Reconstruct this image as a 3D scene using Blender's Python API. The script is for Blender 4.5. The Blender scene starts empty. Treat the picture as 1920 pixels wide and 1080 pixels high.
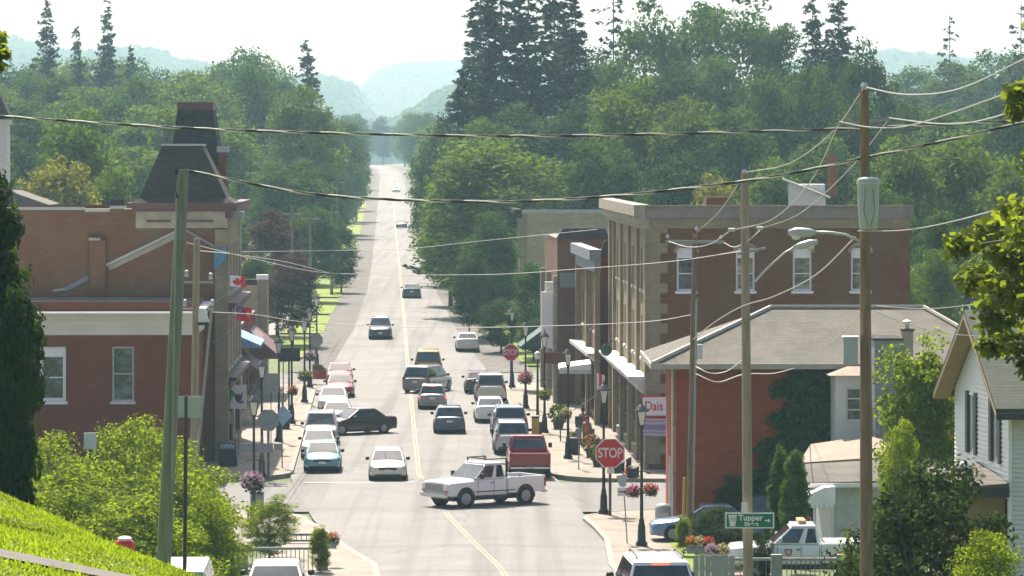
import bpy, bmesh, math, random
import numpy as np
from mathutils import Vector, Matrix

R = math.radians
random.seed(11)
F, CZ, HY = 7490.0, 15.5, 290.0          # focal length in photo pixels, eye height over the town, horizon row
scene = bpy.context.scene
COL = scene.collection

# ---------------------------------------------------------------- camera, sky, sun, exposure
cam_d = bpy.data.cameras.new('camera')
cam = bpy.data.objects.new('camera', cam_d)
COL.objects.link(cam)
cam.location = (0, 0, CZ)
cam.rotation_euler = (R(90), 0, 0)
cam_d.sensor_width = 36
cam_d.lens = F / 1920 * 36
cam_d.shift_y = -(540 - HY) / 1920
cam_d.clip_start, cam_d.clip_end = 0.5, 20000
scene.camera = cam

SUN_EL, SUN_AZ = 55.0, -15.0               # azimuth from +Y, negative = towards -X
world = bpy.data.worlds.new('World')
scene.world = world
world.use_nodes = True
wn = world.node_tree
sky = wn.nodes.new('ShaderNodeTexSky')
sky.sky_type = 'NISHITA'
sky.sun_disc = False
sky.sun_elevation = R(SUN_EL)
sky.sun_rotation = R(SUN_AZ)
sky.altitude = 200
sky.air_density, sky.dust_density, sky.ozone_density = 1.0, 5.0, 1.0
bg = wn.nodes['Background']
bg.inputs['Strength'].default_value = 0.092
wn.links.new(sky.outputs[0], bg.inputs['Color'])

sun_d = bpy.data.lights.new('sun', 'SUN')
sun_d.energy, sun_d.angle, sun_d.color = 5.0, R(0.5), (1.0, 0.94, 0.82)
sun = bpy.data.objects.new('sun', sun_d)
COL.objects.link(sun)
_sv = Vector((math.sin(R(SUN_AZ)) * math.cos(R(SUN_EL)), math.cos(R(SUN_AZ)) * math.cos(R(SUN_EL)), math.sin(R(SUN_EL))))
sun.rotation_euler = _sv.to_track_quat('Z', 'Y').to_euler()

vs = scene.view_settings
vs.view_transform, vs.look, vs.exposure, vs.gamma = 'Standard', 'None', 1.17, 1.0
vs.use_curve_mapping = False
cy = scene.cycles
cy.use_denoising = True
cy.max_bounces, cy.diffuse_bounces, cy.glossy_bounces = 4, 2, 2
cy.transmission_bounces, cy.transparent_max_bounces, cy.volume_bounces = 3, 6, 0
cy.sample_clamp_indirect = 4.0
cy.caustics_reflective = cy.caustics_refractive = False

# ---------------------------------------------------------------- helpers
def X(px, d): return (px - 960.0) * d / F
def Z(py, d): return CZ - (py - HY) * d / F
def P(px, py, d): return Vector((X(px, d), d, Z(py, d)))

def smooth_interp(x, xs, ys):
    xs, ys = np.asarray(xs, float), np.asarray(ys, float)
    d = np.diff(ys) / np.diff(xs)
    m = np.concatenate([[d[0]], np.where(d[:-1] * d[1:] > 0, 2 * d[:-1] * d[1:] / (d[:-1] + d[1:] + 1e-12), 0), [d[-1]]])
    x = np.clip(np.asarray(x, float), xs[0], xs[-1])
    i = np.clip(np.searchsorted(xs, x) - 1, 0, len(xs) - 2)
    h = xs[i + 1] - xs[i]
    t = (x - xs[i]) / h
    return ((2*t**3 - 3*t**2 + 1) * ys[i] + (t**3 - 2*t**2 + t) * h * m[i] + (-2*t**3 + 3*t**2) * ys[i+1] + (t**3 - t**2) * h * m[i+1])

PY = [-60, 0, 40, 80, 96, 112, 130, 148, 165, 285, 318, 390, 660, 940, 1500, 1700, 2200, 9000]
PZ = [17, 13.7, 10.2, 5.9, 4.25, 2.7, 1.1, 0.08, 0, 0.0, 0.75, 1.6, 3.4, 6.8, 11.5, 11.0, 9, 9]
def road_z(y): return smooth_interp(y, PY, PZ)
CXY = [-60, 60, 96, 130, 148, 169.5, 193, 1150, 1300, 1450, 1700, 9000]
CXX = [5.5, 2.6, 1.5, .45, -.35, -2.6, -4.5, -34.7, -40.5, -49, -74, -400]
def road_x(y): return np.interp(y, CXY, CXX)
def ground_z(x, y):
    """terrain away from the road: valley sides rise gently behind the town"""
    base = road_z(y)
    off = np.abs(x - road_x(y))
    far = np.clip((np.asarray(y, float) - 260) / 250, 0, 1)
    return base + far * np.clip(off - 25, 0, 200) * 0.045

class MB:
    """collects geometry, then links it as one mesh object"""
    def __init__(s): s.v, s.f = [], []
    def add(s, vs_, fs_):
        o = len(s.v)
        s.v += [tuple(p) for p in vs_]
        s.f += [tuple(i + o for i in f) for f in fs_]
        return s
    def box(s, x0, x1, y0, y1, z0, z1):
        return s.add([(x0,y0,z0),(x1,y0,z0),(x1,y1,z0),(x0,y1,z0),(x0,y0,z1),(x1,y0,z1),(x1,y1,z1),(x0,y1,z1)],
                     [(3,2,1,0),(4,5,6,7),(0,1,5,4),(1,2,6,5),(2,3,7,6),(3,0,4,7)])
    def cbox(s, c, size, rot=None):
        hx, hy, hz = (q / 2 for q in size)
        pts = [Vector(p) for p in [(-hx,-hy,-hz),(hx,-hy,-hz),(hx,hy,-hz),(-hx,hy,-hz),(-hx,-hy,hz),(hx,-hy,hz),(hx,hy,hz),(-hx,hy,hz)]]
        if rot is not None: pts = [rot @ p for p in pts]
        return s.add([Vector(c) + p for p in pts], [(3,2,1,0),(4,5,6,7),(0,1,5,4),(1,2,6,5),(2,3,7,6),(3,0,4,7)])
    def hexa(s, p): return s.add(p, [(3,2,1,0),(4,5,6,7),(0,1,5,4),(1,2,6,5),(2,3,7,6),(3,0,4,7)])
    def bar(s, a, b, w, h=None):
        a, b = Vector(a), Vector(b)
        h = h or w
        d = b - a
        q = d.to_track_quat('Z', 'Y').to_matrix()
        return s.cbox((a + b) / 2, (w, h, d.length), q)
    def tube(s, path, r, n=8, cap=True):
        path = [Vector(p) for p in path]
        rs = r if hasattr(r, '__len__') else [r] * len(path)
        o = len(s.v)
        up = None
        for i, p in enumerate(path):
            t = (path[min(i+1, len(path)-1)] - path[max(i-1, 0)]).normalized()
            if up is None:
                up = Vector((0,0,1)) if abs(t.z) < .9 else Vector((0,1,0))
            a = t.cross(up)
            if a.length < 1e-5: a = t.cross(Vector((1,0,0)))
            a.normalize(); b = a.cross(t); up = b
            for k in range(n):
                an = 2 * math.pi * k / n
                s.v.append(tuple(p + (a * math.cos(an) + b * math.sin(an)) * rs[i]))
        for i in range(len(path) - 1):
            for k in range(n):
                k2 = (k + 1) % n
                s.f.append((o+i*n+k, o+i*n+k2, o+(i+1)*n+k2, o+(i+1)*n+k))
        if cap:
            s.f.append(tuple(o + k for k in range(n))[::-1])
            s.f.append(tuple(o + (len(path)-1)*n + k for k in range(n)))
        return s
    def lathe(s, prof, n=12, c=(0,0,0), axis='z', cap=True):
        o = len(s.v)
        for r, h in prof:
            for k in range(n):
                an = 2 * math.pi * (k + .5) / n
                x, y = r * math.cos(an), r * math.sin(an)
                q = (x, y, h) if axis == 'z' else ((h, x, y) if axis == 'x' else (y, h, x))
                s.v.append((c[0]+q[0], c[1]+q[1], c[2]+q[2]))
        for i in range(len(prof) - 1):
            for k in range(n):
                k2 = (k + 1) % n
                s.f.append((o+i*n+k, o+i*n+k2, o+(i+1)*n+k2, o+(i+1)*n+k))
        if cap:
            s.f.append(tuple(o + k for k in range(n))[::-1])
            s.f.append(tuple(o + (len(prof)-1)*n + k for k in range(n)))
        return s
    def prism(s, pts, a0, a1, plane='xz'):
        n = len(pts)
        def q(u, w, a): return (u, a, w) if plane == 'xz' else ((a, u, w) if plane == 'yz' else (u, w, a))
        return s.add([q(u, w, a0) for u, w in pts] + [q(u, w, a1) for u, w in pts],
                     [tuple(range(n)), tuple(range(2*n-1, n-1, -1))] + [(i, i+n, (i+1) % n + n, (i+1) % n) for i in range(n)])
    def quad(s, a, b, c, d): return s.add([a, b, c, d], [(0,1,2,3)])
    def loft(s, rings, cap=True):
        n = len(rings[0]); o = len(s.v)
        for r in rings: s.v += [tuple(p) for p in r]
        for i in range(len(rings) - 1):
            for k in range(n):
                k2 = (k + 1) % n
                s.f.append((o+i*n+k, o+i*n+k2, o+(i+1)*n+k2, o+(i+1)*n+k))
        if cap:
            s.f.append(tuple(o + k for k in range(n))[::-1])
            s.f.append(tuple(o + (len(rings)-1)*n + k for k in range(n)))
        return s
    def build(s, name, mat, parent=None, smooth=False, bevel=0, loc=None, rz=0):
        me = bpy.data.meshes.new(name)
        me.from_pydata(s.v, [], s.f)
        bm = bmesh.new(); bm.from_mesh(me)
        bmesh.ops.recalc_face_normals(bm, faces=bm.faces)
        bm.to_mesh(me); bm.free()
        me.materials.append(mat)
        if smooth:
            me.polygons.foreach_set('use_smooth', [True] * len(me.polygons))
            if smooth == 'auto': me.set_sharp_from_angle(angle=R(40))
        o = bpy.data.objects.new(name, me)
        COL.objects.link(o)
        if parent is not None: o.parent = parent
        if loc is not None: o.location = loc
        if rz: o.rotation_euler = (0, 0, rz)
        if bevel:
            b = o.modifiers.new('edge', 'BEVEL')
            b.width, b.segments, b.limit_method = bevel, 2, 'ANGLE'
        return o

def tag(o, label=None, cat=None, group=None, kind=None):
    if label: o['label'] = label
    if cat: o['category'] = cat
    if group: o['group'] = group
    if kind: o['kind'] = kind
    return o

def thing(name, label, cat, loc=(0,0,0), rz=0, group=None, scale=None):
    o = bpy.data.objects.new(name, None)
    COL.objects.link(o)
    o.empty_display_size = .3
    o.location = loc
    o.rotation_euler = (0, 0, rz)
    if scale is not None: o.scale = scale
    return tag(o, label, cat, group)

def part(name, me, parent):
    o = bpy.data.objects.new(name, me)
    COL.objects.link(o)
    o.parent = parent
    return o

def struct(o): o['kind'] = 'structure'; return o

def lettering(name, text, size, mat, parent, loc, rot, align='CENTER', bold=0.0, sx=1.0):
    c = bpy.data.curves.new(name, 'FONT')
    c.body, c.size, c.align_x, c.align_y = text, size, align, 'CENTER'
    c.extrude, c.offset = 0.004, bold
    c.materials.append(mat)
    o = bpy.data.objects.new(name, c)
    COL.objects.link(o)
    o.parent, o.location, o.rotation_euler = parent, loc, rot
    o.scale = (sx, 1, 1)
    me = bpy.data.meshes.new_from_object(o)
    bpy.data.objects.remove(o)
    o = part(name, me, parent)
    o.location, o.rotation_euler, o.scale = loc, rot, (sx, 1, 1)
    return o

# ---------------------------------------------------------------- materials
MATS = {}
def _new(name):
    m = bpy.data.materials.new(name)
    m.use_nodes = True
    nt = m.node_tree
    return m, nt, nt.nodes['Principled BSDF']

def mix_rgb(nt, fac, a, b, mode='MIX'):
    n = nt.nodes.new('ShaderNodeMix')
    n.data_type, n.blend_type = 'RGBA', mode
    for sock, v in ((n.inputs[0], fac), (n.inputs[6], a), (n.inputs[7], b)):
        if hasattr(v, 'node'): nt.links.new(v, sock)
        elif hasattr(v, '__len__'): sock.default_value = (*v[:3], 1)
        else: sock.default_value = v
    return n.outputs[2]

def noise(nt, scale, detail=4, vec=None, rough=.6):
    n = nt.nodes.new('ShaderNodeTexNoise')
    n.inputs['Scale'].default_value, n.inputs['Detail'].default_value, n.inputs['Roughness'].default_value = scale, detail, rough
    if vec is not None: nt.links.new(vec, n.inputs['Vector'])
    return n

def ramp(nt, val, p0, p1):
    n = nt.nodes.new('ShaderNodeMapRange')
    n.inputs['From Min'].default_value, n.inputs['From Max'].default_value = p0, p1
    nt.links.new(val, n.inputs['Value'])
    return n.outputs['Result']

def position(nt, scale=(1,1,1)):
    g = nt.nodes.new('ShaderNodeNewGeometry')
    mp = nt.nodes.new('ShaderNodeMapping')
    mp.inputs['Scale'].default_value = scale
    nt.links.new(g.outputs['Position'], mp.inputs['Vector'])
    return mp.outputs['Vector']

def mat(name, col, rough=.75, metal=0.0, var=.12, vscale=2.5, bump=0.0, bscale=30, spec=.4, coat=0.0, stretch=(1,1,1)):
    if name in MATS: return MATS[name]
    m, nt, b = _new(name)
    pos = position(nt, stretch)
    if var:
        n = noise(nt, vscale, 5, pos)
        lo = [c * (1 - var) for c in col]; hi = [min(1, c * (1 + var)) for c in col]
        nt.links.new(mix_rgb(nt, ramp(nt, n.outputs['Fac'], .3, .7), lo, hi), b.inputs['Base Color'])
    else:
        b.inputs['Base Color'].default_value = (*col, 1)
    b.inputs['Roughness'].default_value, b.inputs['Metallic'].default_value = rough, metal
    b.inputs['Specular IOR Level'].default_value = spec
    b.inputs['Coat Weight'].default_value = coat
    b.inputs['Coat Roughness'].default_value = .06
    if bump:
        n2 = noise(nt, bscale, 4, pos)
        bp = nt.nodes.new('ShaderNodeBump')
        bp.inputs['Strength'].default_value = bump
        bp.inputs['Distance'].default_value = .02
        nt.links.new(n2.outputs['Fac'], bp.inputs['Height'])
        nt.links.new(bp.outputs['Normal'], b.inputs['Normal'])
    MATS[name] = m
    return m

def brick_mat(name, c1, c2, mortar, scale=1.0, stain=(.12,.1,.085), stain_amt=.5, w=.21, h=.07):
    if name in MATS: return MATS[name]
    m, nt, b = _new(name)
    g = nt.nodes.new('ShaderNodeNewGeometry')
    sp = nt.nodes.new('ShaderNodeSeparateXYZ'); nt.links.new(g.outputs['Position'], sp.inputs[0])
    ad = nt.nodes.new('ShaderNodeMath'); ad.operation = 'ADD'
    nt.links.new(sp.outputs['X'], ad.inputs[0]); nt.links.new(sp.outputs['Y'], ad.inputs[1])
    cb = nt.nodes.new('ShaderNodeCombineXYZ')
    nt.links.new(ad.outputs[0], cb.inputs['X']); nt.links.new(sp.outputs['Z'], cb.inputs['Y'])
    br = nt.nodes.new('ShaderNodeTexBrick')
    nt.links.new(cb.outputs[0], br.inputs['Vector'])
    br.inputs['Color1'].default_value, br.inputs['Color2'].default_value, br.inputs['Mortar'].default_value = (*c1,1), (*c2,1), (*mortar,1)
    br.inputs['Scale'].default_value = 1.0
    br.inputs['Mortar Size'].default_value, br.inputs['Brick Width'].default_value, br.inputs['Row Height'].default_value = .008*scale, w*scale, h*scale
    pos = position(nt, (1, 1, 1))
    n1 = noise(nt, .4, 6, pos, .75)
    n2 = noise(nt, 3.2, 5, position(nt, (.5, .5, 2.2)), .75)
    col = mix_rgb(nt, ramp(nt, n2.outputs['Fac'], .35, .75), br.outputs['Color'], [c*.55 for c in c1])
    col2 = mix_rgb(nt, ramp(nt, n1.outputs['Fac'], .44, .66), col, stain)
    col3 = mix_rgb(nt, stain_amt, col, col2)
    nt.links.new(col3, b.inputs['Base Color'])
    b.inputs['Roughness'].default_value = .88
    b.inputs['Specular IOR Level'].default_value = .2
    MATS[name] = m
    return m

def leaf_mat(name, col, trans=None, tr_amt=.5, yellow=None, ymix=.35, rough=.8):
    if name in MATS: return MATS[name]
    m, nt, b = _new(name)
    at = nt.nodes.new('ShaderNodeAttribute'); at.attribute_name = 'tint'
    oi = nt.nodes.new('ShaderNodeObjectInfo')
    yellow = yellow or (col[0]*2.0, col[1]*1.35, col[2]*.8)
    c = mix_rgb(nt, at.outputs['Fac'], [q*.7 for q in col], [q*1.3 for q in col])
    c = mix_rgb(nt, ramp(nt, oi.outputs['Random'], 0, 1/ymix), c, yellow)
    trans = trans or (col[0]*1.9, col[1]*1.7, col[2]*.7)
    t = nt.nodes.new('ShaderNodeBsdfTranslucent')
    tc = mix_rgb(nt, at.outputs['Fac'], [q*.75 for q in trans], [min(1, q*1.25) for q in trans])
    nt.links.new(tc, t.inputs['Color'])
    nt.links.new(c, b.inputs['Base Color'])
    b.inputs['Roughness'].default_value = rough
    b.inputs['Specular IOR Level'].default_value = .08
    mx = nt.nodes.new('ShaderNodeMixShader'); mx.inputs[0].default_value = tr_amt
    out = nt.nodes['Material Output']
    nt.links.new(b.outputs[0], mx.inputs[1]); nt.links.new(t.outputs[0], mx.inputs[2])
    nt.links.new(mx.outputs[0], out.inputs['Surface'])
    MATS[name] = m
    return m

def glass_mat(name='window_glass', tint=(.02,.028,.032), rough=.04):
    if name in MATS: return MATS[name]
    m, nt, b = _new(name)
    n = noise(nt, 1.3 if 'car' not in name else .9, 4, position(nt, (1, 1, 1.6)))
    hi = 1.6 if 'car' in name else 6.0
    nt.links.new(mix_rgb(nt, ramp(nt, n.outputs['Fac'], .42, .68), [q*.5 for q in tint], [min(.4, q*hi) for q in tint]), b.inputs['Base Color'])  # paler mottling painted into the pane imitates reflections and the room behind
    b.inputs['Roughness'].default_value = rough
    b.inputs['Specular IOR Level'].default_value = .8
    MATS[name] = m
    return m
# ---------------------------------------------------------------- ground, roads, pavements
def ground_material():
    m, nt, b = _new('grassy_ground')
    p = position(nt)
    n1, n2 = noise(nt, .15, 6, p), noise(nt, 2.5, 6, p)
    c = mix_rgb(nt, ramp(nt, n1.outputs['Fac'], .35, .65), (.055,.085,.018), (.095,.125,.03))
    c = mix_rgb(nt, ramp(nt, n2.outputs['Fac'], .5, .8), c, (.12,.11,.06))
    nt.links.new(c, b.inputs['Base Color'])
    b.inputs['Roughness'].default_value = .9
    return m
M_GROUND = ground_material()

def road_material(name, c0, c1, dark, wear):
    m, nt, b = _new(name)
    p = position(nt)
    ps = position(nt, (1.1, .018, 1))
    streak = noise(nt, 1.0, 3, ps, .5)
    blot = noise(nt, .22, 6, p, .65)
    fine = noise(nt, 6, 6, p, .7)
    cross = noise(nt, .9, 2, position(nt, (.02, .35, 1)), .4)
    c = mix_rgb(nt, ramp(nt, blot.outputs['Fac'], .3, .7), c0, c1)
    s = nt.nodes.new('ShaderNodeMath'); s.operation = 'MULTIPLY'
    nt.links.new(ramp(nt, streak.outputs['Fac'], .48, .68), s.inputs[0]); s.inputs[1].default_value = wear
    c = mix_rgb(nt, s.outputs[0], c, dark)
    s2 = nt.nodes.new('ShaderNodeMath'); s2.operation = 'MULTIPLY'
    nt.links.new(ramp(nt, cross.outputs['Fac'], .55, .66), s2.inputs[0]); s2.inputs[1].default_value = wear * .45
    c = mix_rgb(nt, s2.outputs[0], c, dark)
    c = mix_rgb(nt, ramp(nt, fine.outputs['Fac'], .45, 1.3), c, [q * .6 for q in dark])
    # tar-sealed cracks
    v = nt.nodes.new('ShaderNodeTexVoronoi'); v.feature = 'DISTANCE_TO_EDGE'
    wob = noise(nt, .6, 4, p)
    va = nt.nodes.new('ShaderNodeVectorMath'); va.operation = 'MULTIPLY_ADD'
    nt.links.new(wob.outputs['Color'], va.inputs[0]); va.inputs[1].default_value = (2.5,2.5,0); nt.links.new(p, va.inputs[2])
    mp = nt.nodes.new('ShaderNodeMapping'); mp.inputs['Scale'].default_value = (.11, .06, .1)
    nt.links.new(va.outputs[0], mp.inputs[0]); nt.links.new(mp.outputs[0], v.inputs['Vector'])
    v.inputs['Scale'].default_value = 1.0
    k = nt.nodes.new('ShaderNodeMath'); k.operation = 'LESS_THAN'; k.inputs[1].default_value = .005
    nt.links.new(v.outputs['Distance'], k.inputs[0])
    k2 = nt.nodes.new('ShaderNodeMath'); k2.operation = 'MULTIPLY'; k2.inputs[1].default_value = .6
    nt.links.new(k.outputs[0], k2.inputs[0])
    c = mix_rgb(nt, k2.outputs[0], c, (.09,.085,.08))
    nt.links.new(c, b.inputs['Base Color'])
    b.inputs['Roughness'].default_value = .8
    b.inputs['Specular IOR Level'].default_value = .22
    return m
M_ROAD = road_material('worn_asphalt', (.15,.145,.137), (.20,.193,.183), (.10,.096,.092), .7)
M_ROAD2 = road_material('patched_asphalt', (.135,.13,.123), (.17,.165,.157), (.095,.092,.088), .65)
M_CONC = mat('pavement_concrete', (.205,.178,.145), .85, var=.25, vscale=.7, bump=.2, bscale=20)
M_KERB = mat('kerb_concrete', (.24,.215,.185), .85, var=.2, vscale=2)
M_GRAVEL = mat('gravel_shoulder', (.105,.097,.087), .95, var=.35, vscale=1.2, bump=.4, bscale=15)
M_YEL = mat('yellow_road_paint', (.27,.205,.125), .7, var=.35, vscale=1.0)
M_WHT = mat('white_road_paint', (.25,.24,.228), .7, var=.25, vscale=1.0)
M_LAWN = mat('lawn_turf', (.13,.18,.012), .9, var=.35, vscale=.8, bump=.5, bscale=60)

YS = np.concatenate([np.arange(-60, 150, 5), np.arange(150, 300, 2.5), np.arange(300, 700, 10), np.arange(700, 1700, 25), np.arange(1700, 8701, 250)])
XO = np.concatenate([[-4000,-2000,-1000,-500,-250,-150,-100,-80], np.arange(-60, -15, 5), np.arange(-15, 15.1, 2.5), np.arange(20, 61, 5), [80,100,150,250,500,1000,2000,4000]])
_v, _f = [], []
for y in YS:
    xc = road_x(y)
    for o in XO:
        x = xc + o
        z = float(ground_z(x, y)) - .06
        if 171 < y < 193 or (135 < y and abs(o) < 13): z -= .04
        if y < 140 and -70 < o < -7: z -= float(np.clip((140 - y) / 30, 0, 1)) * 2.5    # creek hollow beside the bridge
        _v.append((x, y, z))
nx = len(XO)
for j in range(len(YS) - 1):
    for i in range(nx - 1):
        _f.append((j*nx+i, j*nx+i+1, (j+1)*nx+i+1, (j+1)*nx+i))
mb = MB(); mb.add(_v, _f)
struct(mb.build('ground', M_GROUND, smooth=True))

HWY = [-60, 150, 160, 186, 268, 290, 330, 400, 480, 6000]
HWL = [4.6, 4.6, 5.6, 6.2, 6.3, 5.6, 4.3, 3.5, 3.3, 3.3]
HWR = [4.3, 4.3, 5.4, 6.5, 6.0, 5.6, 4.3, 3.5, 3.3, 3.3]
def road_l(y): return float(road_x(y) - np.interp(y, HWY, HWL))
def road_r(y): return float(road_x(y) + np.interp(y, HWY, HWR))
def sheet(name, mat_, ys, left, right, lift, nx=5, crown=0.0):
    v, f = [], []
    for y in ys:
        a, b = left(y), right(y)
        for i in range(nx):
            t = i / (nx - 1)
            v.append((a + (b - a) * t, y, float(road_z(y)) + lift + crown * (1 - (2*t - 1)**2)))
    for j in range(len(ys) - 1):
        for i in range(nx - 1):
            f.append((j*nx+i, j*nx+i+1, (j+1)*nx+i+1, (j+1)*nx+i))
    return MB().add(v, f).build(name, mat_, smooth=True)
RY = YS[YS <= 1675]
struct(sheet('main_street', M_ROAD, RY, road_l, road_r, 0, 9, .05))
struct(MB().add([(-90,173.5,-.012),(90,173.5,-.012),(90,189,-.012),(-90,189,-.012)], [(0,1,2,3)]).build('cross_street', M_ROAD2))
struct(MB().add([(-120,270,-.012),(120,270,-.012),(120,284,-.012),(-120,284,-.012)], [(0,1,2,3)]).build('far_cross_street', M_ROAD2))
0 and struct(sheet('asphalt_patch', M_ROAD2, YS[(YS >= 150) & (YS <= 163)], lambda y: road_l(y) + .4, lambda y: road_x(y) - .4 + 4.2, .056, 4))
FY = RY[RY >= 285]
struct(sheet('gravel_shoulder_left', M_GRAVEL, FY, lambda y: road_l(y) - 2.6, lambda y: road_l(y) + .1, -.015, 3))
struct(sheet('gravel_shoulder_right', M_GRAVEL, FY, lambda y: road_r(y) - .1, lambda y: road_r(y) + 3.2, -.015, 3))
WY = RY[(RY >= 290) & (RY <= 1000)]
struct(sheet('pavement_left_far', M_CONC, WY, lambda y: road_l(y) - 7.6, lambda y: road_l(y) - 6.0, -.005, 3))
# grassy verge cut by driveways
for k, (a, b) in enumerate([(300,322),(327,352),(357,384),(390,430),(440,520),(530,600),(620,760),(790,960)]):
    struct(sheet('verge', M_LAWN, np.linspace(a, b, 8), lambda y: road_l(y) - 6.0, lambda y: road_l(y) - 2.4, .02, 3))
struct(sheet('verge_right', M_LAWN, np.linspace(292, 420, 20), lambda y: road_r(y) + 3.0, lambda y: road_r(y) + 7.5, .03, 3))

def line_strip(name, mat_, ys, xf, w, lift):
    return struct(sheet(name, mat_, ys, lambda y: xf(y) - w/2, lambda y: xf(y) + w/2, lift, 2))
CY1 = RY[(RY >= 120) & (RY <= 172.6)]; CY2 = RY[(RY >= 189) & (RY <= 268)]; CY3 = RY[(RY >= 285) & (RY <= 1100)]
for ys in (CY1, CY2, CY3):
    for o in (-.075, .075):
        line_strip('centre_line', M_YEL, ys, lambda y, o=o: float(road_x(y)) + o, .08, .06)
struct(MB().add([(road_l(188.6)+.5,188.2,.03),(float(road_x(188))-.5,188.2,.056),(float(road_x(188))-.5,188.75,.056),(road_l(188.6)+.5,188.75,.03)], [(0,1,2,3)]).build('stop_line', M_WHT))
0 and struct(MB().add([(float(road_x(169))+.5,167.8,.056),(road_r(168)-.5,167.8,.03),(road_r(168)-.5,168.3,.03),(float(road_x(169))+.5,168.3,.056)], [(0,1,2,3)]).build('stop_line', M_WHT))
for y in (198, 205, 212, 219, 226, 233, 240):      # faded parking ticks on both sides
    for a, b in ((road_l(y) + .2, road_l(y) + 2.1), (road_r(y) - 2.1, road_r(y) - .2)):
        struct(MB().add([(a,y,.035),(b,y,.045),(b,y+.12,.045),(a,y+.12,.035)], [(0,1,2,3)]).build('parking_mark', M_WHT))

def arc(cx, cy, r, a0, a1, n=7):
    return [(cx + r * math.cos(R(a0 + (a1 - a0) * i / n)), cy + r * math.sin(R(a0 + (a1 - a0) * i / n))) for i in range(n + 1)]
def pavement(name, outline, kerb):
    struct(MB().prism(outline, -.3, .13, 'xy').build(name, M_CONC))
    v, f = [], []
    k = [Vector((*p, 0)) for p in kerb]
    rings = []
    for i, p in enumerate(k):
        t = (k[min(i+1, len(k)-1)] - k[max(i-1, 0)]).normalized()
        nrm = Vector((-t.y, t.x, 0))
        rings.append([p - nrm*.11 + Vector((0,0,-.25)), p - nrm*.11 + Vector((0,0,.13)), p + nrm*.11 + Vector((0,0,.145)), p + nrm*.11 + Vector((0,0,-.25))])
    struct(MB().loft(rings).build('kerb', M_KERB))
yy = [float(q) for q in range(196, 268, 6)]
# far left block
k = [(-60, 190.0)] + [(road_l(190)-5, 190)] + arc(road_l(194)-4, 194, 4, -90, 0)[1:] + [(road_l(y), y) for y in yy] + arc(road_l(266)-4, 265, 4, 0, 90) + [(-60, 269)]
pavement('pavement_left', k + [(-60, 190.0)][::-1], k)
k = [(60, 189.5), (road_r(190)+5, 189.5)] + arc(road_r(194)+4, 193.5, 4, -90, -180)[1:] + [(road_r(y), y) for y in yy] + arc(road_r(266)+4, 265, 4, 180, 90) + [(60, 269)]
pavement('pavement_right', k, k)
k = [(60, 173.2), (road_r(172)+4.2, 173.2)] + arc(road_r(172)+4, 169.2, 4, 90, 180)[1:] + [(road_r(y), y) for y in (165.,160.,155.,150.,140.,128.)]
pavement('pavement_near_right', k + [(9.6, 128), (9.6, 160), (60, 160)], k)
k = [(-60, 173.2), (road_l(172)-5, 173.2)] + arc(road_l(172)-5, 168.2, 5, 90, 0)[1:] + [(road_l(y), y) for y in (163.,157.,150.,140.,128.)]
pavement('pavement_near_left', k + [(-9.4, 128), (-9.4, 157), (-60, 157)], k)
struct(MB().add([(6.4,148,.145),(8.9,148,.145),(9.2,159,.145),(6.2,161,.145)], [(0,1,2,3)]).build('verge_corner', M_LAWN))

# ---------------------------------------------------------------- lawn bank in front of the camera, at the left
LROW = [(22, [(-900,1120),(0,1300),(1200,1560)]), (30, [(-900,1010),(0,1130),(300,1190),(1100,1330)]), (45, [(-900,870),(0,1036),(240,1084),(500,1132),(1100,1260)]),
        (58, [(-900,770),(0,966),(200,1022),(400,1092),(1100,1290)]), (70, [(-900,620),(-300,800),(0,925),(160,1000),(320,1078),(480,1170),(1100,1400)]),
        (78, [(-900,640),(-300,850),(0,985),(160,1065),(320,1150),(480,1250),(1100,1440)]), (92, [(-900,800),(0,1150),(320,1260),(1100,1380)])]
def lawn_py(px, d):
    ds = [r[0] for r in LROW]
    vals = [float(smooth_interp(px, *zip(*r[1]))) for r in LROW]
    return float(smooth_interp(d, ds, vals))
_ds = np.linspace(22, 92, 50); _ps = np.linspace(-900, 700, 60)
mb = MB(); v = []
for d in _ds:
    for p in _ps: v.append(P(p, lawn_py(p, d), d))
mb.add(v, [(j*60+i, j*60+i+1, (j+1)*60+i+1, (j+1)*60+i) for j in range(49) for i in range(59)])
struct(mb.build('lawn', M_LAWN, smooth=True))
pv = []
for p in np.linspace(-900, 700, 60):
    for d in (42.6, 44.0, 45.4):
        q = P(p, lawn_py(p, d), d); q.z += .03; pv.append(q)
struct(MB().add(pv, [(i*3+j, i*3+j+1, i*3+j+4, i*3+j+3) for i in range(59) for j in range(2)]).build('path', mat('path_asphalt', (.10,.09,.08), .9, var=.25, vscale=3, bump=.3)))

def tinted_mesh(name, verts, faces, tint, mat_):
    """fast mesh from numpy quads or triangles with a random tint per face"""
    me = bpy.data.meshes.new(name)
    n, k = faces.shape
    me.vertices.add(len(verts)); me.vertices.foreach_set('co', np.ascontiguousarray(verts, dtype=np.float32).ravel())
    me.loops.add(n * k); me.loops.foreach_set('vertex_index', faces.astype(np.int32).ravel())
    me.polygons.add(n); me.polygons.foreach_set('loop_start', np.arange(0, n * k, k, dtype=np.int32))
    a = me.attributes.new('tint', 'FLOAT', 'FACE'); a.data.foreach_set('value', tint.astype(np.float32))
    me.materials.append(mat_)
    me.update(calc_edges=True)
    return me

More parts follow.
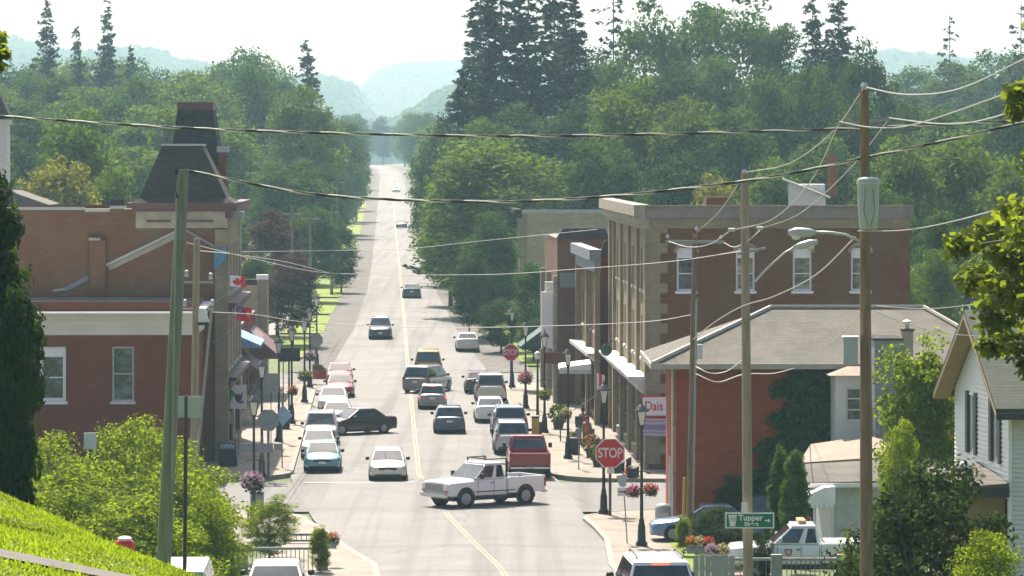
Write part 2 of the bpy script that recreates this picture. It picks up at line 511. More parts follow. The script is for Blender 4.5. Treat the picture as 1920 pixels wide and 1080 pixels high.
rg = np.random.default_rng(5)
M_GRASS = leaf_mat('grass_blades', (.115,.17,.012), trans=(.34,.44,.018), tr_amt=.45, ymix=.01)
N = 60000
gd = 36 + 38 * rg.random(N) ** .8; gp = -120 + 560 * rg.random(N)
gd[:9000] = 66 + 6 * rg.random(9000)
_gd = np.linspace(34, 76, 22); _gpx = np.linspace(-160, 480, 33)
_tab = np.array([[lawn_py(p, d) for p in _gpx] for d in _gd])
fi = (gd - 34) / 2.0; fj = (gp + 160) / 20.0
i0 = np.clip(fi.astype(int), 0, 20); j0 = np.clip(fj.astype(int), 0, 31); a = fi - i0; b = fj - j0
py = _tab[i0,j0]*(1-a)*(1-b) + _tab[i0+1,j0]*a*(1-b) + _tab[i0,j0+1]*(1-a)*b + _tab[i0+1,j0+1]*a*b
keep = (gd < 42.4) | (gd > 45.6)
gd, gp, py = gd[keep], gp[keep], py[keep]; N = len(gd)
bx, by, bz = (gp - 960) * gd / F, gd, CZ - (py - HY) * gd / F - .01
patch = .5 + .5*np.sin(bx*2.1 + 1.3*np.sin(by*.6))*np.sin(by*.55 + bx*.7)
h = (.018 + .045 * rg.random(N)) * (.6 + .8*patch) * np.where(rg.random(N) > .985, 2.2, 1); an = rg.random(N) * 6.283; w = .014 + .01 * rg.random(N)
lean = (rg.random((N, 2)) - .5) * .09
V = np.zeros((N, 3, 3))
V[:,0] = np.stack([bx - w*np.cos(an), by - w*np.sin(an), bz], 1)
V[:,1] = np.stack([bx + w*np.cos(an), by + w*np.sin(an), bz], 1)
V[:,2] = np.stack([bx + lean[:,0], by + lean[:,1], bz + h], 1)
go = part('grass', tinted_mesh('grass', V.reshape(-1, 3), np.arange(N*3).reshape(N, 3), np.clip(patch*.9 + .5*(rg.random(N)-.5), 0, 1.2), M_GRASS), None)
tag(go, 'bright green grass on the sloping lawn bank', 'grass', kind='stuff')
# ---------------------------------------------------------------- trees
def quads_from(c, nrm, size, rg, aspect=.62, zs=1.0):
    n = len(c)
    t = rg.normal(size=(n, 3)); t -= (t * nrm).sum(1, keepdims=True) * nrm
    t /= np.linalg.norm(t, axis=1, keepdims=True) + 1e-9
    b = np.cross(nrm, t)
    s = size[:, None] if hasattr(size, '__len__') else size
    k = np.array([1, 1, zs])
    V = np.stack([c - t*s*k, c + b*s*aspect*k, c + t*s*k, c - b*s*aspect*k], 1)
    return V.reshape(-1, 3), np.arange(n*4).reshape(n, 4)

def unit(v): return v / (np.linalg.norm(v, axis=-1, keepdims=True) + 1e-9)

def crown_mesh(name, seed, ncl, nlf, leaf, mat_, zlo=.18, shape='round', rcl=(.10,.19), fill=.5, zs=.48):
    """crown in a unit box: 1 tall, 1 wide; leaf clumps with gaps between them"""
    rg = np.random.default_rng(seed)
    d = unit(rg.normal(size=(ncl, 3)))
    lob = unit(rg.normal(size=(9, 3)))
    amp = 1 - .22 * np.max(np.maximum(d @ lob.T, 0) ** 6, axis=1)
    r = (fill + (1 - fill) * rg.random(ncl) ** .6) * amp
    zc, hz = (1 + zlo) / 2, (1 - zlo) / 2
    c = d * r[:, None] * np.array([.42, .42, hz * .88])
    c[:, 2] += zc
    if shape == 'tall': c[:, :2] *= (1.12 - .55 * np.abs((c[:, 2:3] - .45)) * 1.2)
    if shape == 'cone': c[:, :2] *= np.clip(1.25 * (1.02 - c[:, 2:3]), .06, 1)
    if shape == 'column': c[:, :2] *= np.clip(2.2 * (1.02 - c[:, 2:3]), .1, 1)
    rc = rcl[0] + (rcl[1] - rcl[0]) * rg.random(ncl)
    idx = np.repeat(np.arange(ncl), nlf)
    dd = unit(rg.normal(size=(ncl * nlf, 3)))
    p = c[idx] + dd * (rc[idx] * (.5 + .5 * rg.random(ncl * nlf)))[:, None] * np.array([1, 1, .8 * zs])
    nr = unit(dd + .55 * rg.normal(size=dd.shape) + np.array([0, 0, .35]))
    V, Fc = quads_from(p, nr, leaf * (.6 + .8 * rg.random(len(p))), rg, zs=zs)
    V[:, 2] = (V[:, 2] - zlo) / (np.percentile(V[:, 2], 99.8) - zlo) * (1 - zlo) + zlo
    V[:, :2] *= .5 / np.percentile(np.hypot(V[:, 0], V[:, 1]), 98.5)
    tint = np.clip(rg.random(ncl)[idx] * .6 + rg.random(len(p)) * .4, 0, 1)
    return tinted_mesh(name, V, Fc, tint, mat_)

M_BARK = mat('tree_bark', (.095,.075,.058), .95, var=.35, vscale=4, bump=.6, bscale=12)
M_BARKG = mat('grey_bark', (.17,.15,.13), .95, var=.3, vscale=4, bump=.5, bscale=12)
def trunk_mesh(name, seed, top=.62, r=.022, limbs=7):
    rd = random.Random(seed); mb = MB()
    mb.tube([(0,0,-.03),(.004,0,.1),(rd.uniform(-.01,.01),.005,.3),(rd.uniform(-.03,.03),rd.uniform(-.03,.03),top)], [r*1.5, r, r*.8, r*.3], 8)
    for k in range(limbs):
        a = 2.4 * k + rd.random(); z0 = .2 + .3 * k / limbs
        q = .2 + .12 * rd.random()
        mb.tube([(0,0,z0),(math.cos(a)*q*.5, math.sin(a)*q*.5, z0+.13),(math.cos(a)*q, math.sin(a)*q, z0+.28+.1*rd.random())], [r*.5, r*.32, r*.1], 5)
    me = mb.build(name, M_BARK, smooth=True)
    m = me.data; bpy.data.objects.remove(me)
    return m

def spruce_mesh(name, seed, mat_, levels=30, sparse=1.0, z0=.06, per=24, zs=.36):
    rg = np.random.default_rng(seed); C = []; Nn = []; S = []
    for i in range(levels):
        z_ = z0 + (.985 - z0) * (i + .5 * rg.random()) / levels
        z = z_
        L0 = .5 * (1.02 - z) ** .72
        nb = int(6 + 5 * (1 - z) + 2 * rg.random())
        if sparse < 1: nb = max(2, int(nb * sparse)); L0 = .42 * (1.02 - z) ** .45
        for k in range(nb):
            a = rg.random() * 6.283
            z = z_ + rg.normal() * .018 * sparse
            L = L0 * (.42 + .72 * rg.random())
            if rg.random() > .9: L *= 1.2
            n = max(5, int(per * (L / .3)))
            t = rg.random(n) ** .6
            droop = (-.32 * t + .22 * t ** 3) * L * zs * 1.4
            side = (rg.random(n) - .5) * (.10 + .30 * L) * (1.15 - t)
            x = math.cos(a) * L * t - math.sin(a) * side
            y = math.sin(a) * L * t + math.cos(a) * side
            C.append(np.stack([x, y, z + droop - .010 * rg.random(n)], 1))
            Nn.append(unit(np.stack([np.cos(a) * .3 + rg.normal(size=n) * .45, np.sin(a) * .3 + rg.normal(size=n) * .45, .8 + 0*t], 1)))
            S.append(.018 + .024 * rg.random(n))
    C, Nn, S = np.concatenate(C), np.concatenate(Nn), np.concatenate(S)
    V, Fc = quads_from(C, Nn, S, rg, .5, zs)
    return tinted_mesh(name, V, Fc, rg.random(len(C)), mat_)

L_MID = leaf_mat('leaves_mid_green', (.038,.084,.016), tr_amt=.40)
L_LIGHT = leaf_mat('leaves_light_green', (.068,.122,.018), tr_amt=.42)
L_DARK = leaf_mat('leaves_dark_green', (.028,.062,.014), tr_amt=.35)
L_YEL = leaf_mat('leaves_yellow_green', (.12,.135,.03))
L_PURP = leaf_mat('leaves_copper', (.052,.032,.030), trans=(.10,.045,.035), tr_amt=.35, yellow=(.07,.05,.04))
L_PINE = leaf_mat('spruce_needles', (.020,.044,.018), trans=(.03,.06,.02), tr_amt=.15)
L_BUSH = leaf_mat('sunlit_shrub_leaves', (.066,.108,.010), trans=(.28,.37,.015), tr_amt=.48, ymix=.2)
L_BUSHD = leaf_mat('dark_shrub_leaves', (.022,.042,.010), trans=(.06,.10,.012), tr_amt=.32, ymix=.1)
L_CEDAR = leaf_mat('cedar_leaves', (.034,.085,.010), trans=(.13,.24,.015), tr_amt=.38, ymix=.1)
L_IVY = leaf_mat('ivy_leaves', (.04,.105,.018), trans=(.08,.19,.025), tr_amt=.4, ymix=.1)
L_MAPLE = leaf_mat('maple_leaves', (.075,.105,.012), trans=(.24,.30,.018), tr_amt=.48, ymix=.1)

CROWN = {}
for k, (mt, nm) in enumerate(((L_MID,'mid'), (L_LIGHT,'light'), (L_DARK,'dark'), (L_YEL,'yellow'), (L_PURP,'purple'))):
    CROWN[nm] = [crown_mesh('crown_' + nm, 30 + 5*k + j, 125, 120, .0185, mt, zlo=.0 + .05*j) for j in range(2)]
CROWN['tall'] = [crown_mesh('crown_tall', 71 + j, 95, 110, .020, L_MID, zlo=.1, shape='tall', rcl=(.10,.20), fill=.45, zs=.42) for j in range(2)]
CROWN['spruce'] = [spruce_mesh('crown_spruce', 90 + j, L_PINE, 44, per=34) for j in range(3)]
CROWN['pine'] = [spruce_mesh('crown_pine', 95 + j, L_PINE, 20, sparse=.42, z0=.35, per=26) for j in range(2)]
CROWN['bush'] = [crown_mesh('crown_bush', 110 + j, 170, 140, .0125, L_BUSH, zlo=.02, rcl=(.08,.15), fill=.45, zs=.5) for j in range(3)]
CROWN['bushd'] = [crown_mesh('crown_bush_dark', 120 + j, 130, 130, .0140, L_BUSHD, zlo=.02, rcl=(.08,.15), fill=.45, zs=.75) for j in range(2)]
CROWN['cedar'] = [crown_mesh('crown_cedar', 130 + j, 170, 110, .03, L_CEDAR, zlo=.0, shape='column', rcl=(.10,.2), fill=.4, zs=.28) for j in range(2)]
CROWN['busht'] = [crown_mesh('crown_bush_tall', 117, 150, 130, .021, L_BUSH, zlo=.02, rcl=(.10,.19), fill=.4, zs=.33)]
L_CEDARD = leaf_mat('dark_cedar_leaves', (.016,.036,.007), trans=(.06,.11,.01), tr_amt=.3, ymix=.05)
CROWN['cedard'] = [crown_mesh('crown_dark_cedar', 141, 150, 120, .034, L_CEDARD, zlo=.0, shape='column', rcl=(.14,.26), fill=.4, zs=.26)]
TRUNK = [trunk_mesh('trunk', 200 + j) for j in range(3)]
TRUNK_S = trunk_mesh('trunk_spruce', 210, top=.97, r=.013, limbs=0)
_tn = [0]
def tree(kind, px, top, wpx, d, label, name='tree', group=None, cat='tree', base=None, var=None, stretch=1.0):
    """a tree whose crown centre stands at column px, top at row top, wpx wide, at distance d"""
    _tn[0] += 1; i = _tn[0]
    x = X(px, d)
    zb = float(ground_z(x, d)) if base is None else base
    H = Z(top, d) - zb
    W = wpx * d / F
    ms = CROWN[kind]
    o = thing(name, label, cat, (x, d, zb), rz=(i * 2.399) % 6.283, group=group, scale=(W, W, H))
    part('crown', ms[(i if var is None else var) % len(ms)], o)
    part('trunk', TRUNK_S if kind in ('spruce', 'pine') else TRUNK[i % 3], o)
    return o

rt = random.Random(4)
ORD = ['first','second','third','fourth','fifth','sixth','seventh','eighth','ninth','tenth','eleventh','twelfth','thirteenth','fourteenth','fifteenth','sixteenth']
CNAME = {'mid': 'green', 'dark': 'dark green', 'light': 'pale green'}
GL, GR = 'trees of the hazy wood behind the brick tower', 'trees of the wood behind the brick block'
# left wood, row by row from far to near
for row, d, t0, t1, step, wmin, kinds in (('farthest',640,104,140,50,110,('mid','light','dark')), ('second',540,128,180,58,125,('mid','light')), ('third',455,180,235,64,140,('mid','dark','light')), ('nearest',385,240,300,74,160,('mid','dark','light'))):
    px = -60; cnt = 0
    lim = 960 + F * (road_l(d) - 9) / d
    while px < lim - 75:
        k = rt.choice(kinds)
        tree(k, px, rt.uniform(t0, t1) - (12 if px > 420 and d > 500 else 0), wmin * rt.uniform(1.15, 1.6), d + rt.uniform(-18, 18), '%s %s tree from left, %s row of the wood behind the tower' % (ORD[cnt], CNAME[k], row), group=GL); cnt += 1
        px += step * rt.uniform(.75, 1.2)
for px, top, w, d, kind, label in (
    (150, 208, 190, 335, 'light', 'big pale green tree beside the white church tower'),
    (110, 300, 170, 300, 'yellow', 'yellowish round tree just above the long brick parapet'),
    (205, 318, 110, 305, 'light', 'small pale tree between the yellowish tree and the mansard'),
    (566, 165, 160, 470, 'light', 'pale green tree at the wood edge left of the road'),
    (604, 210, 110, 520, 'mid', 'mid green tree overhanging the far left roadside'),
    (520, 395, 130, 325, 'purple', 'copper-leaved tree with dark round crown behind the red ensign'),
    (548, 470, 115, 312, 'purple', 'lower copper-leaved tree overhanging the left pavement'),
    (480, 478, 90, 318, 'dark', 'dark green tree behind the low tan building'),
    (580, 390, 120, 380, 'mid', 'green tree beside the roadside poles'),
    (648, 232, 80, 600, 'mid', 'hazy green tree crowding the left side of the far road'),
    (668, 250, 62, 700, 'dark', 'small hazy dark tree nearest the far road on the left'),
    (640, 420, 70, 400, 'dark', 'small dark tree at the pavement edge by the poles'),
    (550, 300, 180, 420, 'mid', 'wide green tree above the copper-leaved tree'),
    (608, 310, 95, 455, 'dark', 'dark tree behind the tall roadside poles'),
): tree(kind, px, top, w, d, label, group=None)
for px, top, w, d, kind, label in (
    (88, -2, 135, 600, 'spruce', 'tallest ragged spruce on the far left skyline'),
    (143, 46, 100, 610, 'spruce', 'shorter spruce between the two tall skyline spruces'),
    (201, 6, 125, 590, 'spruce', 'pointed skyline spruce second from the right of four'),
    (246, 86, 110, 580, 'spruce', 'small skyline spruce rightmost of the four above the wood'),
    (574, 72, 150, 540, 'spruce', 'solitary spruce above the wood nearest the road valley'),
): tree(kind, px, top, w, d, label, name='spruce_tree')
# roadside rows that run away with the road
for side in (-1, 1):
    for n_, d in enumerate((480, 545, 620, 690, 770, 860, 960, 1070, 1190, 1310, 1430, 1560)):
        xo = road_l(d) - (rt.uniform(10, 13) if d < 600 else rt.uniform(6.5, 9)) if side < 0 else road_r(d) + (rt.uniform(6, 8) if d < 600 else rt.uniform(5, 7))
        px = 960 + F * xo / d
        H = rt.uniform(13, 18) if side < 0 else rt.uniform(14, 19)
        z = float(ground_z(xo, d)) + H
        tree(rt.choice(('mid','dark','light')), px, HY - (z - CZ) * F / d, rt.uniform(11, 15) * F / d, d,
             '%s roadside tree %s of the far road, counting away from the town' % (ORD[n_], 'left' if side < 0 else 'right'), group='trees along the far road %s side' % ('left' if side < 0 else 'right'))
# right: dark spruces, big soft trees in front, tall broadleaves behind
for px, top, w, d, label in (
    (905, -70, 250, 432, 'tall dark spruce leftmost of the big clump beside the road'),
    (938, -120, 270, 425, 'very tall dark spruce second in the big clump'),
    (990, -90, 280, 428, 'broad dark spruce in the middle of the big clump'),
    (1042, -110, 250, 436, 'tall dark spruce fourth in the big clump'),
    (1075, -10, 230, 420, 'dark spruce at the right edge of the big clump'),
    (872, 110, 200, 415, 'shorter dark spruce at the left foot of the big clump'),
): tree('spruce', px, top, w, d, label, name='spruce_tree')
tree('pine', 1150, -60, 220, 450, 'thin bare-stemmed pine against the sky right of the spruces', name='pine_tree')
for px, top, w, d, kind, label in (
    (925, 262, 300, 352, 'light', 'very wide pale willow-like tree beside the road'),
    (845, 330, 150, 372, 'light', 'pale tree spilling over the right road edge'),
    (805, 280, 90, 470, 'mid', 'mid green tree at the right road edge in front of the haze'),
    (835, 215, 130, 450, 'dark', 'dark rounded tree at the foot of the spruces'),
    (1015, 300, 160, 360, 'mid', 'mid green tree beside the wide pale tree'),
    (920, 400, 120, 322, 'mid', 'mid green tree left of the tall tan brick end wall'),
    (880, 470, 80, 318, 'dark', 'dark low tree where the right verge ends'),
    (1002, 492, 88, 300, 'mid', 'green street tree in front of the tan brick end wall'),
    (1000, 600, 70, 296, 'dark', 'low dark shrub tree under the street tree'),
    (940, 560, 90, 305, 'dark', 'dark bushy tree behind the far stop sign'),
    (1180, 150, 200, 372, 'light', 'large sunlit tree above the brick block roofline'),
    (1290, 185, 190, 366, 'light', 'pale spreading tree above the brick block parapet'),
    (1130, 260, 170, 350, 'mid', 'green tree directly behind the brick block coping'),
    (1370, 210, 200, 372, 'mid', 'green tree behind the middle utility pole top'),
    (1260, 290, 170, 335, 'dark', 'darker tree close behind the brick block'),
    (1450, 300, 150, 330, 'light', 'pale tree behind the small white gabled house'),
    (1350, 330, 110, 322, 'yellow', 'small yellow-green tree behind the brick block parapet'),
    (1222, -4, 190, 462, 'tall', 'tall airy broadleaf tree on the skyline, first of three'),
    (1302, 6, 180, 468, 'tall', 'tall airy broadleaf tree on the skyline, second of three'),
    (1380, -20, 200, 460, 'tall', 'tallest airy broadleaf tree on the skyline, third of three'),
    (1455, 48, 160, 455, 'tall', 'airy skyline tree left of the dark pines'),
    (1620, 82, 150, 405, 'dark', 'dark round-topped tree right of the dark pines'),
    (1530, 125, 160, 400, 'mid', 'green tree below the dark pines'),
    (1450, 150, 150, 395, 'mid', 'green tree between the airy trees and the pines'),
    (1600, 190, 170, 372, 'dark', 'dark tree behind the transformer pole top'),
    (1690, 262, 190, 300, 'light', 'leafy green tree right of the transformer'),
    (1810, 248, 210, 305, 'light', 'broad leafy green tree beyond the grey hip roof'),
    (1890, 300, 160, 292, 'light', 'leafy tree at the picture edge beyond the roofs'),
    (1640, 340, 150, 285, 'mid', 'green tree behind the transformer and roof end'),
    (1760, 400, 120, 262, 'mid', 'lower green tree beyond the roof end'),
    (1755, 470, 110, 255, 'light', 'pale shrubby tree right of the brick block end'),
    (1700, 520, 70, 250, 'light', 'small pale tree hugging the brick block end'),
    (1720, 128, 190, 640, 'mid', 'hazy round tree on the far right ridge, left of the thin pine'),
    (1800, 118, 190, 620, 'mid', 'hazy round tree on the far right ridge, under the thin pine'),
    (1870, 95, 190, 600, 'mid', 'hazy round tree at the far right picture edge'),
    (1940, 90, 130, 560, 'dark', 'dark hazy tree cut by the right picture edge'),
    (1560, 100, 160, 520, 'mid', 'hazy tree behind the dark pines'),
    (1115, 95, 170, 445, 'dark', 'dark tree filling the gap right of the spruces'),
    (1190, 110, 200, 440, 'mid', 'green tree below the first airy skyline tree'),
    (1270, 120, 200, 436, 'dark', 'dark green tree below the second airy skyline tree'),
    (1350, 110, 200, 438, 'mid', 'green tree below the tallest airy skyline tree'),
    (1440, 130, 190, 430, 'dark', 'dark green tree left under the dark pines'),
    (1080, 190, 200, 400, 'dark', 'dark green tree in front of the spruce clump edge'),
    (970, 200, 240, 405, 'dark', 'dark green tree massed under the spruce clump'),
    (900, 225, 200, 400, 'mid', 'green tree massed under the left spruces'),
    (1700, 190, 190, 420, 'dark', 'dark green tree behind the brown pole wires'),
    (1800, 200, 200, 410, 'mid', 'green tree behind the wires at right'),
    (1890, 180, 200, 400, 'mid', 'green tree behind the near maple'),
    (1560, 260, 200, 345, 'mid', 'green tree behind the white gabled house chimney'),
): tree(kind, px, top, w, d, label)
for px, top, w, d, kind, label in (
    (1522, -6, 200, 440, 'spruce', 'dark pointed pine left of a close pair'),
    (1572, -20, 220, 436, 'spruce', 'dark pointed pine right of a close pair'),
    (1782, 16, 150, 560, 'pine', 'thin open-branched pine standing above the right ridge'),
    (1912, -5, 160, 520, 'pine', 'open-branched pine cut by the right picture edge'),
): tree(kind, px, top, w, d, label, name='pine_tree')

# ---------------------------------------------------------------- far wooded hills
def hill(name, label, pts, d, depth, mat_, seed, ntree, tsize):
    """ridge line given as (column, row) at distance d, falling towards the camera"""
    rg = np.random.default_rng(seed)
    pxs = np.linspace(pts[0][0], pts[-1][0], 60)
    top = smooth_interp(pxs, *zip(*pts))
    v = []
    nrow = 8
    for j in range(nrow):
        t = j / (nrow - 1)
        dd = d - depth * (1 - t)
        for p, q in zip(pxs, top):
            zt = CZ + (HY - q) * d / F - tsize * .8
            v.append((X(p, d) , dd, 5 + (zt - 5) * math.sin(t * math.pi / 2)))
    for p, q in zip(pxs, top): v.append((X(p, d), d + depth, 0))
    f = [(j*60+i, j*60+i+1, (j+1)*60+i+1, (j+1)*60+i) for j in range(nrow) for i in range(59)]
    struct(MB().add(v, f).build(name, M_GROUND, smooth=True))
    # tree crowns on the hill as a mass
    V = np.array(v)[: nrow*60].reshape(nrow, 60, 3)
    a = rg.random(ntree) ** .75 * (nrow - 1.001); b = rg.random(ntree) * 58.999
    a[: ntree // 5] = nrow - 1.002
    i, j = a.astype(int), b.astype(int); fa, fb = (a - i)[:, None], (b - j)[:, None]
    c = V[i,j]*(1-fa)*(1-fb) + V[i+1,j]*fa*(1-fb) + V[i,j+1]*(1-fa)*fb + V[i+1,j+1]*fa*fb
    n = 60
    dd = unit(rg.normal(size=(ntree * n, 3))); dd[:, 2] = np.abs(dd[:, 2])
    s = tsize * (.45 + .5 * rg.random(ntree))
    p = np.repeat(c, n, 0) + dd * np.repeat(s, n)[:, None] * np.array([.55, .55, .95])
    W, Fc = quads_from(p, unit(dd + .5 * rg.normal(size=dd.shape)), np.repeat(s, n) * .17, rg, .8)
    o = part(name + '_forest', tinted_mesh(name + '_forest', W, Fc, np.repeat(rg.random(ntree), n), mat_), None)
    tag(o, label, 'forest', kind='stuff')
hill('far_hill', 'pale blue wooded hill at the end of the valley road', [(600,250),(655,205),(690,176),(716,142),(740,126),(800,119),(880,118),(1000,122),(1200,140)], 6000, 1500, L_MID, 1, 2600, 26)
hill('middle_hill', 'hazy wooded slope closing the valley behind the road', [(560,268),(640,250),(690,232),(740,226),(790,200),(830,172),(880,160),(980,168)], 3000, 500, L_MID, 2, 1400, 20)
hill('left_hill', 'pale blue wooded ridge behind the left skyline spruces', [(-120,70),(20,66),(60,82),(150,98),(290,92),(330,112),(420,124),(520,140),(640,150),(700,215)], 4200, 1200, L_MID, 3, 2200, 24)
hill('right_hill', 'pale wooded ridge on the right skyline behind the thin pine', [(1480,120),(1600,108),(1640,98),(1700,102),(1760,112),(1900,108),(2050,112)], 4400, 1200, L_MID, 4, 1500, 24)
# ---------------------------------------------------------------- buildings
M_RED = brick_mat('dark_red_brick', (.24,.060,.020), (.18,.046,.017), (.17,.085,.045), stain=(.14,.038,.013), stain_amt=.55)
M_BRN = brick_mat('brown_brick', (.225,.092,.034), (.155,.064,.026), (.16,.10,.058), stain=(.165,.115,.063), stain_amt=.7)
M_ORG = brick_mat('orange_red_brick', (.40,.085,.022), (.32,.068,.019), (.24,.11,.055), stain=(.22,.06,.02), stain_amt=.6)
M_TAN = brick_mat('tan_brick', (.42,.335,.20), (.35,.28,.17), (.2,.17,.13), stain=(.15,.125,.09), stain_amt=.6)
M_GRYB = brick_mat('grey_buff_brick', (.62,.50,.31), (.55,.44,.28), (.32,.28,.22), stain=(.28,.24,.18), stain_amt=.5)
M_STONE = mat('weathered_stone', (.33,.29,.22), .85, var=.22, vscale=1.5, bump=.3)
M_CREAM = mat('cream_paint', (.66,.62,.50), .6, var=.1, vscale=.8)
M_WHITE = mat('white_paint', (.78,.78,.76), .5, var=.05)
M_DIRTW = mat('weathered_white_paint', (.55,.55,.52), .6, var=.12, vscale=3)
M_SLATE = mat('mansard_slate', (.05,.048,.045), .9, spec=.1, var=.4, vscale=2.5, bump=.5, bscale=9, stretch=(1,1,2.5))
M_PURP = mat('maroon_trim', (.12,.055,.055), .65, var=.15)
M_SHING = brick_mat('grey_tan_shingle', (.15,.138,.115), (.115,.106,.09), (.06,.055,.05), stain=(.17,.155,.125), stain_amt=.6, w=.34, h=.055)
M_SHINGG = brick_mat('green_grey_shingle', (.095,.108,.085), (.065,.078,.06), (.03,.035,.03), stain=(.10,.105,.08), stain_amt=.5, w=.34, h=.07)
M_BROWNR = mat('brown_shingle', (.26,.21,.165), .9, var=.18, vscale=5)
M_TAR = mat('flat_roof_gravel', (.20,.185,.16), .95, var=.2, vscale=1)
M_TIN = mat('metal_flashing', (.42,.43,.43), .4, metal=.4, var=.1)
M_WOOD = mat('tan_wood_soffit', (.26,.19,.10), .7, var=.12, vscale=2)
M_DARK = mat('dark_paint', (.03,.034,.038), .5, var=.1)
M_GREENP = mat('dark_green_paint', (.03,.075,.055), .5, var=.1)
M_BLUEG = mat('blue_grey_siding', (.19,.215,.235), .6, var=.08, stretch=(.2,.2,6))
M_BLUE = mat('blue_canvas', (.16,.30,.50), .7, var=.1)
M_GLASS = glass_mat()
M_GLASSL = glass_mat('curtained_glass', (.16,.15,.11), .1)
M_VINYL = mat('white_vinyl_siding', (.66,.65,.62), .5, var=.04, vscale=.6)

SIDE = {'S': lambda u, z, k, off: (u, off + k, z), 'W': lambda u, z, k, off: (off + k, u, z),
        'E': lambda u, z, k, off: (off - k, u, z), 'N': lambda u, z, k, off: (u, off - k, z)}
def wall(parent, m, side, u0, u1, z0, z1, off, holes=(), name='wall', depth=.16):
    """wall sheet with real openings; holes are (u0,u1,z0,z1)"""
    q = SIDE[side]
    us = sorted({u0, u1, *[h[0] for h in holes], *[h[1] for h in holes]})
    zs = sorted({z0, z1, *[h[2] for h in holes], *[h[3] for h in holes]})
    mb = MB()
    for a, b in zip(us, us[1:]):
        for c, d in zip(zs, zs[1:]):
            um, zm = (a + b) / 2, (c + d) / 2
            if any(h[0] < um < h[1] and h[2] < zm < h[3] for h in holes): continue
            mb.quad(q(a,c,0,off), q(b,c,0,off), q(b,d,0,off), q(a,d,0,off))
    for a, b, c, d in holes:
        for (e, f), (g, h) in (((a,c),(b,c)), ((b,c),(b,d)), ((b,d),(a,d)), ((a,d),(a,c))):
            mb.quad(q(e,f,0,off), q(g,h,0,off), q(g,h,depth,off), q(e,f,depth,off))
    return mb.build(name, m, parent)

def qbox(mb, side, off, a, b, c, d, k0, k1):
    q = SIDE[side]
    p0, p1 = q(a, c, k0, off), q(b, d, k1, off)
    return mb.box(min(p0[0],p1[0]), max(p0[0],p1[0]), min(p0[1],p1[1]), max(p0[1],p1[1]), min(p0[2],p1[2]), max(p0[2],p1[2]))

def window(parent, side, off, h, frame=None, glass=None, fw=.07, sill=True, bars=1, arch=0, depth=.13):
    a, b, c, d = h
    frame = frame or M_DIRTW; glass = glass or M_GLASS
    mb = MB()
    qbox(mb, side, off, a, a+fw, c, d, depth-.05, depth+.02); qbox(mb, side, off, b-fw, b, c, d, depth-.05, depth+.02)
    qbox(mb, side, off, a+fw, b-fw, c, c+fw, depth-.05, depth+.02); qbox(mb, side, off, a+fw, b-fw, d-fw-arch, d, depth-.05, depth+.02)
    for i in range(bars):
        zc = c + (d - arch - c) * (i + 1) / (bars + 1)
        qbox(mb, side, off, a+fw, b-fw, zc-.025, zc+.025, depth-.03, depth+.015)
    w = mb.build('window', frame, parent)
    qbox(g := MB(), side, off, a+.01, b-.01, c+.01, d-.01, depth+.03, depth+.05); g.build('pane', glass, w)
    if sill: qbox(s := MB(), side, off, a-.08, b+.08, c-.14, c-.005, -.09, .1); s.build('sill', frame, w)
    return w

def door(parent, side, off, h, m, glassy=True):
    a, b, c, d = h
    w = qbox(MB(), side, off, a, b, c, d, .1, .15).build('door', m, parent)
    if glassy: qbox(g := MB(), side, off, a+.15, b-.15, c+.9, d-.15, .085, .098); g.build('pane', M_GLASS, w)
    qbox(k := MB(), side, off, a+.06, a+.11, c+1.0, c+1.12, .03, .098); k.build('handle', M_TIN, w)
    return w

def cornice(parent, m, side, off, a, b, z, prof, name='cornice'):
    """stepped moulding: prof is a list of (z0, z1, projection)"""
    mb = MB()
    for z0, z1, p in prof: qbox(mb, side, off, a, b, z+z0, z+z1, -p, .05)
    return mb.build(name, m, parent)

def slab(parent, m, x0, x1, y0, y1, z0, z1, name='roof'):
    return MB().box(x0, x1, y0, y1, z0, z1).build(name, m, parent)

# ---- right corner: red brick shop with grey hip roof
A = thing('hip_roof_building', 'red brick building with wide grey hip roof and ivy on its side wall', 'building', (6.7, 163, .02), R(.5))
HA = 6.9
hd = [(1.2, 2.0, 4.3, 6.4), (1.0, 2.1, .05, 2.5)]
wall(A, M_ORG, 'W', 0, 9, 0, HA, 0, hd); wall(A, M_ORG, 'S', 0, 13, 0, HA, 0, [(5.2, 6.2, 3.9, 5.6)])
wall(A, M_ORG, 'N', 0, 13, 0, HA, 9); wall(A, M_ORG, 'E', 0, 9, 0, HA, 13)
window(A, 'W', 0, hd[0], M_DIRTW, M_GLASS); door(A, 'W', 0, hd[1], M_WHITE); window(A, 'S', 0, (5.2, 6.2, 3.9, 5.6), M_DIRTW)
e, rz_ = 1.0, 9.05
hp = [(-e,-e,HA+.05),(13+e,-e,HA+.05),(13+e,9+e,HA+.05),(-e,9+e,HA+.05),(4.2,4.5,rz_),(10.6,4.5,rz_)]
rf = MB().add(hp, [(0,1,5,4),(1,2,5),(2,3,4,5),(3,0,4),(3,2,1,0)]).build('roof', M_SHING, A)
fm = MB().box(-e-.06, 13+e+.06, -e-.08, -e, HA-.12, HA+.1).box(-e-.08, -e, -e, 9+e, HA-.12, HA+.1).box(13+e, 13+e+.08, -e, 9+e, HA-.12, HA+.1)
fm.build('gutter', mat('dull_cream_gutter', (.36,.33,.27), .6), rf)
MB().tube([(-e,-e,HA+.12),(4.2,4.5,rz_+.04)], .1, 6).tube([(4.2,4.5,rz_+.04),(10.6,4.5,rz_+.04)], .1, 6).tube([(10.6,4.5,rz_+.04),(13+e,-e,HA+.12)], .1, 6).build('ridge_cap', mat('dull_cream_gutter', (.36,.33,.27), .6), rf)
